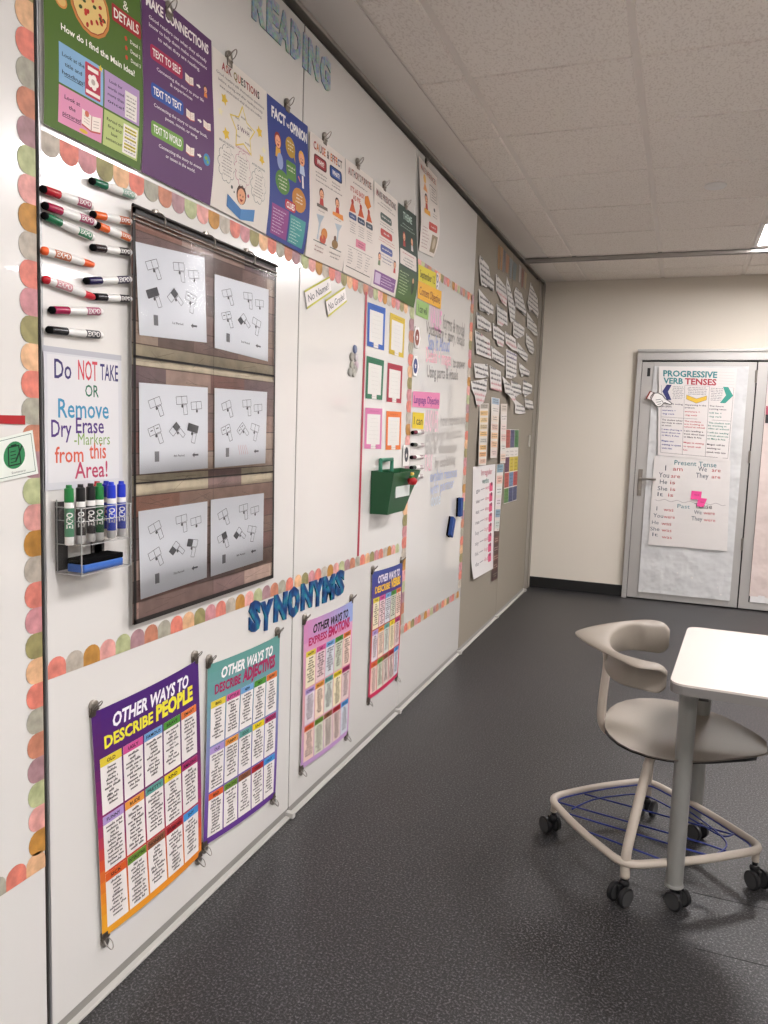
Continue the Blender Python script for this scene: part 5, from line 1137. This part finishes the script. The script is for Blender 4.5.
for i, (a, b_) in enumerate([('go', 'went'), ('see', 'saw'), ('eat', 'ate'), ('run', 'ran'), ('buy', 'bought'), ('say', 'said'), ('think', 'thought'), ('do', 'did')]):
    v = 0.235 + i * 0.105; P.text(a, 0.18, v, 0.04, '#6c6a74', w=0.13); P.line([(0.28, v), (0.42, v - 0.008)], 0.007, '#8a8890', 2); P.text(b_, 0.53, v - 0.012, 0.04, '#c67a88', w=0.15)
    P.rrect(0.62, v - 0.05, 0.75, v + 0.035, 0.015, '#e0527f', 1); P.ell(0.70, v - 0.04, 0.028, 0.02, '#7a2a48', 2)
P.build('chart_paper', M_PAPER, 'tall white chart paper with pink notes down its right side', 'chart paper')
P = Print(qpx((505.3, 429.2), (518.4, 429.7), (516.0, 500.0), (503.2, 504.0)), 0.66, 0.95, base=0.004); P.sheet('#d4cfc8')
GCOL = [['#a0483a', '#4a4a6c', '#3f7040'], ['#d8d2cc'] * 3, ['#5c3450', '#bca828', '#bca828'], ['#a8463a', '#5f80a0', '#a8403c'], ['#527e3a', '#3c4468', '#3c4468']]
vv = 0
for r, hh_ in zip(GCOL, (0.24, 0.11, 0.20, 0.20, 0.20)):
    for k, c in enumerate(r):
        P.rect(k * 0.22 + 0.004, vv + 0.004, k * 0.22 + 0.216, vv + hh_ - 0.006, c, 1); P.para(k * .22 + .03, k * .22 + .19, vv + 0.04, max(1, int(hh_ / 0.05)), 0.045, 0.022, mixc(c, '#1a1a1a', 0.45), w=.3)
    vv += hh_
P.build('colour_chart', M_PAPER, 'colourful grid poster of red, blue, yellow and green blocks on the tan panel', 'poster')
y, z = at(528.5, 441); tag(MB().box(0.0, y - 0.03, z - 0.05, 0.012, y + 0.03, z + 0.05, bev=0.003).build('wall_switch', mat('switch_grey', '#aaa49a', 0.5)), 'small pale wall plate near the far end of the tan panel', 'switch')

# ------------------------------------------------------------------ papers on the doors
def crumple(k, s=7.0, seed=0.0):
    from mathutils import noise
    return lambda a, b_: k * (noise.noise(Vector((a * s + seed, b_ * s * 2, seed))) + 0.5 * noise.noise(Vector((a * s * 2.6, b_ * s * 5, 3 + seed))))
DY = 0.0
PLANES['D'] = (Vector((0, YF - 0.047, 0)), Vector((1, 0, 0)), Vector((0, 0, 1)), Vector((0, -1, 0)))
P = Print(qrect(0.965, 2.000, 1.694, 0.068), 0.729, 1.932, plane='D', base=0.012, disp=lambda a, b_, f=crumple(0.004, 5): f(a, b_) + 0.020 * max(0, b_ - 0.72) * (0.5 + crumple(1.0, 6, 4)(a, b_)))
P.sheet('#c9c9c8', grid=0.03); P.build('butcher_paper', printmat('butcher_white', 0.4, bump=(7, 0.7, 0.03)), 'crinkled white butcher paper covering the glass of the left door', 'paper')
P = Print(qrect(1.838, 2.000, 2.545, 0.125), 0.707, 1.875, plane='D', base=0.012, disp=crumple(0.003, 4, 7)); P.sheet('#d3c3bc', grid=0.04); P.build('butcher_paper', printmat('butcher_white', 0.45), 'pinkish white butcher paper covering the glass of the right door', 'paper')
def dq(*p): return [far(a, b_, YF - 0.06) for a, b_ in p]
P = Print(dq((659.0, 366.5), (737.0, 368.5), (728.8, 461.5), (658.0, 455)), 0.60, 0.77, plane='D', base=0.032, disp=crumple(0.0015, 4, 2)); P.lift = 0.0012; P.sheet('#d8d2ce', grid=0.03)
W, H = P.W, P.H
P.text('PROGRESSIVE', 0.245, 0.058, 0.050, '#2f7c80', w=0.42, bold=0.03); P.text('VERB', 0.115, 0.120, 0.048, '#2f7c80', w=0.155, bold=0.03); P.text('TENSES', 0.33, 0.120, 0.050, '#a83440', w=0.245, bold=0.03)
for k in range(6): P.line([(0.47, 0.035 + k * 0.024), (0.585, 0.038 + k * 0.024)], 0.0016, '#b4aeac', 1)
for u in (0.022, 0.208, 0.402, 0.588): P.line([(u, 0.16), (u, 0.745)], 0.0022, '#6a6668', 1)
for v in (0.435, 0.745): P.line([(0.022, v), (0.588, v)], 0.0022, '#6a6668', 1)
P.line([(0.208, 0.155), (0.402, 0.155)], 0.0018, '#6a6668', 1)
P.fan([(0.03, 0.215), (0.065, 0.155), (0.105, 0.155), (0.075, 0.215), (0.105, 0.285), (0.068, 0.285)], '#252a66', 2)
P.fan([(0.588, 0.225), (0.545, 0.155), (0.505, 0.155), (0.540, 0.225), (0.490, 0.290), (0.532, 0.290)], '#2f8f80', 2)
P.fan([(0.225, 0.235), (0.305, 0.265), (0.385, 0.235), (0.385, 0.270), (0.305, 0.302), (0.225, 0.270)], '#dcb43a', 2); P.line([(0.225, 0.235), (0.305, 0.265), (0.385, 0.235), (0.385, 0.270), (0.305, 0.302), (0.225, 0.270)], 0.002, '#6a5a30', 3, closed=True)
P.para(0.11, 0.20, 0.170, 8, 0.014, 0.008, '#5a5660', f=(.8, 1)); P.para(0.225, 0.39, 0.170, 5, 0.014, 0.008, '#5a5660', f=(.8, 1)); P.para(0.41, 0.51, 0.170, 8, 0.014, 0.008, '#5a5660', f=(.8, 1))
def tx(t, u, v, h, c, w): P.text(t, u, v, h, c, w=w)
for u0, l in ((0.03, [('The verb acting', '#4a4650'), ('in past', '#4a4650'), ('was/were +', '#3c4a90'), ('-ing verb', '#3c4a90'), ('The student asked', '#3a363c'), ('for help in class', '#3a363c'), ('at noon', '#3a363c'), ('I was sharing a', '#5a5a90'), ('book about sea', '#5a5a90'), ('to Mary & Ana', '#5a5a90'), ('Megan was', '#3c4a90'), ('waiting to speak', '#3c4a90'), ('with him', '#3c4a90')]),
              (0.216, [('Happening in the', '#4a4650'), ('present', '#4a4650'), ('am/is/are +', '#c04a50'), ('-ing verb', '#c04a50'), ('The students', '#c04a50'), ('are looking in', '#c04a50'), ('school at school', '#c04a50'), ('I am reading a', '#3a363c'), ('book about bats', '#3a363c'), ('to Mary & Ana', '#3a363c'), ('Megan is waiting', '#c8545c'), ('to speak with', '#c8545c'), ('him', '#c8545c')]),
              (0.410, [('The future', '#4a4650'), ('coming tense', '#4a4650'), ('will be +', '#3c8a78'), ('-ing verb', '#3c8a78'), ('The student will', '#3c8a78'), ('be working in', '#3c8a78'), ('class at school', '#3c8a78'), ('I will be reading', '#3c8a78'), ('a book about sea', '#3c8a78'), ('to Mary & Ana', '#3c8a78'), ('Megan will be', '#3a363c'), ('waiting to', '#3a363c'), ('speak with him', '#3a363c')])):
    vs_ = [0.318, 0.342, 0.375, 0.405, 0.458, 0.482, 0.506, 0.540, 0.566, 0.592, 0.640, 0.672, 0.704]
    for (t_, c), v in zip(l, vs_): P.text(t_, u0, v, 0.013, c, w=min(0.168, 0.0112 * len(t_)), al='L', bold=0.015)
P.build('chart_paper', M_PAPER, 'white progressive verb tenses chart at the top of the left door', 'chart paper')
P = Print(dq((654.5, 455.5), (730.5, 460.5), (727.0, 551.0), (648.3, 544.3)), 0.62, 0.76, plane='D', base=0.026, disp=crumple(0.0015, 4, 9)); P.lift = 0.0012; P.sheet('#d6d1cd', grid=0.03)
P.text('Present Tense', 0.34, 0.045, 0.040, '#3f8288', w=0.34)
RD, DG = '#c0585a', '#56616a'
for t_, u, v, h, c, w in [('I', 0.10, 0.098, 0.045, DG, 0.007), ('am', 0.20, 0.098, 0.035, RD, 0.08), ('We', 0.40, 0.085, 0.040, DG, 0.07), ('are', 0.51, 0.088, 0.03, RD, 0.07), ('You', 0.09, 0.158, 0.042, DG, 0.085), ('are', 0.185, 0.160, 0.032, RD, 0.075), ('They', 0.40, 0.140, 0.042, DG, 0.10), ('are', 0.51, 0.143, 0.03, RD, 0.07),
                          ('He', 0.09, 0.215, 0.036, DG, 0.06), ('is', 0.165, 0.215, 0.032, RD, 0.04), ('She', 0.085, 0.272, 0.036, DG, 0.08), ('is', 0.17, 0.272, 0.03, RD, 0.04), ('It', 0.07, 0.322, 0.034, DG, 0.045), ('is', 0.155, 0.322, 0.03, RD, 0.04),
                          ('Past', 0.265, 0.410, 0.034, '#5a8a90', 0.10), ('Tense', 0.42, 0.395, 0.040, '#38383c', 0.14), ('I', 0.05, 0.445, 0.036, DG, 0.006), ('was', 0.145, 0.448, 0.028, RD, 0.08), ('You', 0.065, 0.505, 0.034, DG, 0.08), ('were', 0.155, 0.508, 0.028, RD, 0.09), ('He', 0.045, 0.565, 0.03, DG, 0.055), ('was', 0.135, 0.568, 0.028, RD, 0.08),
                          ('She', 0.045, 0.620, 0.032, DG, 0.075), ('was', 0.14, 0.624, 0.028, RD, 0.08), ('It', 0.05, 0.668, 0.03, DG, 0.045), ('was', 0.145, 0.682, 0.028, RD, 0.08), ('We', 0.38, 0.450, 0.034, DG, 0.06), ('were', 0.47, 0.450, 0.028, RD, 0.09), ('They', 0.375, 0.505, 0.036, DG, 0.085), ('were', 0.475, 0.508, 0.028, RD, 0.09)]:
    P.text(t_, u, v, h, c, w=w)
P.line([(0.03 + 0.0115 * k, 0.372 + 0.008 * math.sin(k * 0.7)) for k in range(50)], 0.0025, '#8a7c84', 1)
P.build('chart_paper', M_PAPER, 'white present tense and past tense chart in the middle of the left door', 'chart paper')
for (qq, lab) in [(((691.5, 490.5), (701.8, 491.5), (700.8, 499.5), (690.5, 499.0)), 'upper pink sticky note on the present tense chart'), (((698.3, 497.5), (707, 498.5), (703.5, 507.0), (696.7, 506)), 'lower pink sticky note on the present tense chart')]:
    P = Print(dq(*qq), 0.08, 0.07, plane='D', base=0.0325 if 'upper' in lab else 0.034, disp=lambda a, b_: 0.006 * b_ ** 2); P.sheet('#e0438c'); P.text('was' if 'lower' in lab else 'verb', 0.045, 0.03, 0.012, '#8a2450', w=0.04); P.build('sticky_note', M_PAPER, lab, 'note', 'pink sticky notes')
# pointing hand cut-out
def hd_(a, b_): return far(640 + a / 6.0, 360 + b_ / 6.0, YF - 0.075)
P = Print([(0, 1), (1, 1), (1, 0), (0, 0)], 1, 1, plane='D', base=0.042); cv = lambda pts: [(p[0], 1 - p[1]) for p in (hd_(*q_) for q_ in pts)]
hand = [(80, 200), (110, 198), (135, 212), (150, 232), (185, 255), (192, 264), (180, 268), (150, 256), (140, 262), (128, 276), (108, 282), (92, 270), (84, 258), (68, 240), (64, 222)]
P.outline_sheet(cv(hand), '#e6e2de', 0.002)
P.line(cv(hand), 0.006, '#1e1e20', 1, closed=True)
for a in ([(95, 240), (125, 236)], [(98, 254), (128, 250)], [(105, 268), (128, 262)], [(130, 240), (140, 258)]): P.line(cv(a), 0.004, '#1e1e20', 2)
P.outline_sheet(cv([(38, 232), (62, 188), (88, 198), (64, 240)]), '#e0d8d4', 0.0022); P.line(cv([(38, 232), (62, 188)]), 0.012, '#8a3a2e', 2); P.line(cv([(62, 188), (88, 198), (64, 240), (38, 232)]), 0.005, '#5a3a34', 2)
P.build('pointing_hand_cutout', M_PAPER, 'white cartoon pointing hand cutout on the left edge of the verb chart', 'cutout')
# dark notice on right door
P = Print([far(a, b_, YF - 0.06) for a, b_ in ((766, 406), (790, 407), (789, 424), (765, 423))], 0.2, 0.14, plane='D', base=0.018); P.sheet('#a8485a'); P.rect(0.0, 0.07, 0.2, 0.14, '#1e1c1e', 1); P.build('door_notice', M_PAPER, 'small dark and red notice on the paper of the right door', 'notice')
P = Print(qrect(1.845, 0.135, 2.545, 0.075), 0.7, 0.06, plane='D', base=0.010, disp=crumple(0.003, 6, 3)); P.sheet('#dedcda', grid=0.03); P.build('paper_scrap', printmat('butcher_white', 0.45), 'torn white paper edge at the foot of the right door glass', 'paper')

# ------------------------------------------------------------------ student table
M_TOP = mat('white_laminate', '#c6beb6', 0.25, spec=0.5); M_EDGE = mat('grey_edge_band', '#706d6a', 0.5); M_LEG = mat('grey_powder_coat', '#84837f', 0.42, metal=0.15)
M_CAST = mat('caster_black', '#121214', 0.38); M_HUB = mat('caster_grey', '#3c3c3c', 0.4)
def caster(parent, x, y, top, rz, r=0.029):
    b = MB(); b.cyl((0, 0, r * 1.6), (0, 0, top), 0.009, n=12)
    b.lathe([(0.0, 0), (0.014, 0), (0.016, 0.010), (0.012, 0.018), (0, 0.018)], (0, 0, r * 1.75), (0, 0, 1), n=16)
    b.box(-0.004, -0.006, r * .7, 0.026, 0.006, r * 2.0, bev=0.003)
    c = b.build('caster', M_CAST, parent, (x, y, 0), (0, 0, rz), ang=40)
    for s in (-1, 1):
        w = MB().lathe([(0.010, 0), (r * .82, 0.0), (r, 0.003), (r, 0.013), (r * .86, 0.016), (0.010, 0.0155)], (0.016, s * 0.021 - 0.008, r), (0, 1, 0), n=28)
        for k in (0.0002, 0.0158): w.lathe([(r * .58, -0.0006), (r * .80, -0.0006), (r * .80, 0.0006), (r * .58, 0.0006)], (0.016, s * 0.021 - 0.008 + k, r), (0, 1, 0), n=24, mi=1)
        w.build('wheel', [M_CAST, M_HUB], c, ang=40)
    return c
t = empty('student_table', (1.29, 2.37, 0), 'white topped table with grey edge and round grey legs on casters', 'table')
ox, oy = 1.29, 2.37
TP = [(1.243, 2.190), (2.86, 2.135), (2.80, 2.86), (1.296, 2.900)]
rp_ = round_path([(x - ox, y - oy, 0) for x, y in TP], 0.05, 6); pl = [(p.x, p.y) for p in rp_]
MB().poly(pl, 0.006, M=Matrix.Translation((0, 0, 0.734))).build('tabletop', M_TOP, t)
cx_ = sum(p[0] for p in pl) / len(pl); cy_ = sum(p[1] for p in pl) / len(pl)
MB().poly(pl, 0.024, M=Matrix.Translation((0, 0, 0.710))).build('edge_band', M_EDGE, t)
for x, y in ((1.300, 2.375), (1.362, 2.835), (2.70, 2.31), (2.66, 2.75)):
    l = MB().cyl((x - ox, y - oy, 0.072), (x - ox, y - oy, 0.711), 0.0255, n=28).lathe([(0.0255, 0), (0.0275, -0.003), (0.0275, -0.010), (0.010, -0.012)], (x - ox, y - oy, 0.074), (0, 0, 1)).build('leg', M_LEG, t, ang=40)
    caster(l, x - ox, y - oy, 0.07, -0.6)
MB().box(0.038, 0.012, 0.640, 0.065, 0.45, 0.7095).box(1.32, 0.0, 0.64, 1.35, 0.36, 0.7095).build('under_frame', mat('frame_dark', '#33312f', 0.5), t)

# ------------------------------------------------------------------ chair
M_SHELL = mat('beige_shell', '#857c71', 0.5, spec=0.4, noise=(500, 0.05)); M_TUBE = mat('beige_tube', '#b0a598', 0.42)
cx0, cy0 = 1.19, 2.62
t = empty('rolling_student_chair', (cx0, cy0, 0), 'beige plastic rolling chair with a wide wraparound back and blue cord shelf', 'chair')
def L_(x, y, z): return (x - cx0, y - cy0, z)
# base ring
RZ = 0.128
ring = [(0.880, 2.650), (1.157, 2.308), (1.562, 2.590), (1.200, 2.945)]
def bow(a, b_, k):
    a, b_ = Vector((*a, 0)), Vector((*b_, 0)); m = (a + b_) / 2; n = Vector(((b_ - a).y, -(b_ - a).x, 0)).normalized(); return m + n * k
pp = []
for i in range(4):
    a, b_ = ring[i], ring[(i + 1) % 4]; pp.append(Vector((*a, 0))); pp.append(bow(a, b_, 0.018))
rr = []
N = 8
for i in range(N):
    a, b_, c = pp[i - 1], pp[i], pp[(i + 1) % N]; r = 0.055 if i % 2 == 0 else 0.10
    p = b_ + (a - b_).normalized() * r; q = b_ + (c - b_).normalized() * r
    for k in range(7):
        s = k / 6; rr.append((1 - s) ** 2 * p + 2 * s * (1 - s) * b_ + s * s * q)
MB().tube([L_(p.x, p.y, RZ) for p in rr], 0.0125, n=14, closed=True).build('base_ring', M_TUBE, t, smooth=True)
cor = [(0.900, 2.648), (1.160, 2.332), (1.538, 2.592), (1.200, 2.922)]
for i, (x, y) in enumerate(cor):
    if i in (0, 2): MB().cyl(L_(x, y, 0.082), L_(x, y, RZ - 0.004), 0.011).build('caster_socket', M_TUBE, t, ang=40)
    caster(t, x - cx0, y - cy0, 0.085, (2.4, -2.2, -0.9, 1.2)[i], r=0.030)
# side uprights, running down through the ring to a caster
for i, (a, b_) in enumerate((((1.160, 2.332), (1.212, 2.465)), ((1.200, 2.922), (1.205, 2.770)))):
    (x0, y0), (x1, y1) = a, b_
    pts = spline([L_(x0, y0, 0.080), L_(x0, y0, 0.14), L_(x0 + (x1 - x0) * .10, y0 + (y1 - y0) * .10, 0.19), L_(x0 + (x1 - x0) * .75, y0 + (y1 - y0) * .75, 0.38), L_(x1, y1, 0.432)], 6)
    MB().tube(pts, 0.0150, n=14).build('upright', M_TUBE, t, smooth=True)
# cord shelf
CB = mat('blue_cord', '#1e2f7c', 0.5); b = MB(); inn = []
def rp2(s, k=0.955):   # point on the ring by corner parameter
    n = len(rr); p = rr[int(s * n) % n]; c = Vector((cx0, cy0, 0)); return c + (p - c) * k
z = RZ - 0.004
b.tube([L_(p.x, p.y, z) for p in [rp2(i / 40, 0.945) for i in range(40)]], 0.003, n=6, closed=True)
def fl(px, py, z_=RZ - 0.004):
    r_ = ray(px, py); q_ = (z_ - CAM[2]) / r_.z; return L_(CAM[0] + q_ * r_.x, CAM[1] + q_ * r_.y, z_)
for pts in ([(584.6, 794), (731.5, 834)], [(558, 802), (700, 842), (726, 851)], [(566, 813), (710, 856)], [(586, 831), (668, 862)]):
    b.tube([fl(*p) for p in pts], 0.003, n=8)
b.tube(spline([fl(*p) for p in ((572, 809), (592, 800), (615, 796), (643, 795), (675, 810), (700, 824), (722, 836), (734, 834))], 5), 0.0028, n=8)
b.tube(spline([fl(*p) for p in ((690, 812), (712, 828), (726, 842), (722, 851), (706, 857), (690, 860))], 5), 0.0028, n=8)
b.build('cord_shelf', CB, t, smooth=True)
# seat
def seat_z(x, a):     # a = -1..1 across
    s = (x - 1.055) / 0.49
    return 0.446 + 0.020 * (1 - s) ** 3 * (1 - a * a) + 0.016 * abs(a) ** 2.2 - 0.012 * math.sin(math.pi * s) * (1 - a * a) - 0.035 * max(0, s - 0.72) ** 1.5 * 2.2
prof = [(1.055, 0.05), (1.062, 0.10), (1.080, 0.155), (1.110, 0.208), (1.150, 0.248), (1.200, 0.272), (1.26, 0.278), (1.32, 0.262), (1.38, 0.228), (1.43, 0.188), (1.475, 0.145), (1.51, 0.105), (1.535, 0.070), (1.548, 0.035)]
def slab(prof, zf, th, cyl_y, n=24, sc=1.0, dz=0):
    b = bmesh.new(); rows = []
    for x, w in prof:
        rows.append([(x, cyl_y + (-1 + 2 * k / n) * w * sc, zf(x, -1 + 2 * k / n) + dz) for k in range(n + 1)])
    T = [[b.verts.new(L_(*p)) for p in r] for r in rows]; B = [[b.verts.new(L_(p[0], cyl_y + (p[1] - cyl_y) * 0.97, p[2] - th)) for p in r] for r in rows]
    for G_, fl in ((T, 0), (B, 1)):
        for i in range(len(G_) - 1):
            for k in range(n):
                f = [G_[i][k], G_[i + 1][k], G_[i + 1][k + 1], G_[i][k + 1]]; b.faces.new(f[::-1] if fl else f)
    for i in range(len(T) - 1):
        b.faces.new((T[i][0], B[i][0], B[i + 1][0], T[i + 1][0])); b.faces.new((T[i][n], T[i + 1][n], B[i + 1][n], B[i][n]))
    for k in range(n): b.faces.new((T[0][k], T[0][k + 1], B[0][k + 1], B[0][k])); b.faces.new((T[-1][k], B[-1][k], B[-1][k + 1], T[-1][k + 1]))
    bmesh.ops.recalc_face_normals(b, faces=b.faces); return MB().add(b)
sy = 2.622
slab(prof, seat_z, 0.007, sy).build('seat', M_SHELL, t, ang=50)
slab([p for p in prof[1:-2]], seat_z, 0.014, sy, sc=0.90, dz=-0.0075).build('seat_pan', M_BLACK, t, ang=50)
# backrest: swept section round a U, wide rim on top that narrows to the wing ends
b = bmesh.new(); rows = []; NS = 40
yc = 2.615
for i in range(NS + 1):
    s = -1 + 2 * i / NS; a = abs(s)
    # inner U (plan): from near wing end round the back to the far wing end
    ph = s * math.pi / 2
    if a < 0.62: th_ = (s / 0.62) * math.pi / 2; ix, iy = 1.145 - 0.100 * math.cos(th_), yc + 0.235 * math.sin(th_)
    else: k = (a - 0.62) / 0.38; ix, iy = 1.145 + 0.092 * k, yc + math.copysign(0.235 + 0.028 * k, s)
    # outer rim
    if a < 0.72: k = (a / 0.72); ox_, oy_ = 0.940 + 0.213 * k ** 1.3, yc + math.copysign(0.312 * k ** 0.95, s)
    else: k = (a - 0.72) / 0.28; ox_, oy_ = 1.153 + 0.084 * k, yc + math.copysign(0.312 - 0.036 * k * k, s)
    d = max(0.0, (a - 0.84) / 0.16); D_ = 0.088 + 0.016 * max(0, s); hf = math.sqrt(max(0.0, 1 - d ** 2.6 * 0.80)); dep = D_ * hf; dz = -(D_ - dep) * 0.45
    zt_ = 0.742 + 0.004 * (1 - a)
    O = Vector((ox_, oy_, zt_ - 0.004 + dz)); I = Vector((ix, iy, zt_ + dz)); nrm = (O - I); nrm.z = 0; nl = nrm.length; nrm = nrm.normalized() if nl > 1e-4 else Vector((-1, 0, 0))
    row = [O + Vector((0, 0, -0.006)), O, O.lerp(I, 0.33) + Vector((0, 0, 0.003)), O.lerp(I, 0.66) + Vector((0, 0, 0.002))]
    for k in range(0, 9):
        u = k / 8; row.append(Vector((I.x, I.y, 0)) + nrm * (-0.008 * math.sin(math.pi * u) - 0.004 + 0.006 * u * u) + Vector((0, 0, zt_ + dz - 0.004 - dep * u ** 0.92)))
    rows.append(row)
G_ = [[b.verts.new(L_(*p)) for p in r] for r in rows]
for i in range(NS):
    for k in range(len(rows[0]) - 1): b.faces.new((G_[i][k], G_[i + 1][k], G_[i + 1][k + 1], G_[i][k + 1]))
bmesh.ops.recalc_face_normals(b, faces=b.faces)
m_ = MB(); m_.add(b); bk = m_.build('backrest', M_SHELL, t, smooth=True)
so = bk.modifiers.new('thick', 'SOLIDIFY'); so.thickness = 0.008; so.offset = 0
sb = bk.modifiers.new('smooth', 'SUBSURF'); sb.levels = 1; sb.render_levels = 2
for y in (-0.028, 0.028):
    pts = spline([L_(1.16, yc + y, 0.424), L_(1.09, yc + y, 0.421), L_(1.058, yc + y, 0.432), L_(1.042, yc + y, 0.47), L_(1.044, yc + y, 0.56), L_(1.050, yc + y, 0.65), L_(1.046, yc + y * 0.9, 0.700)], 6)
    MB().tube(pts, 0.0125, n=12).build('back_support', M_TUBE, t, smooth=True)
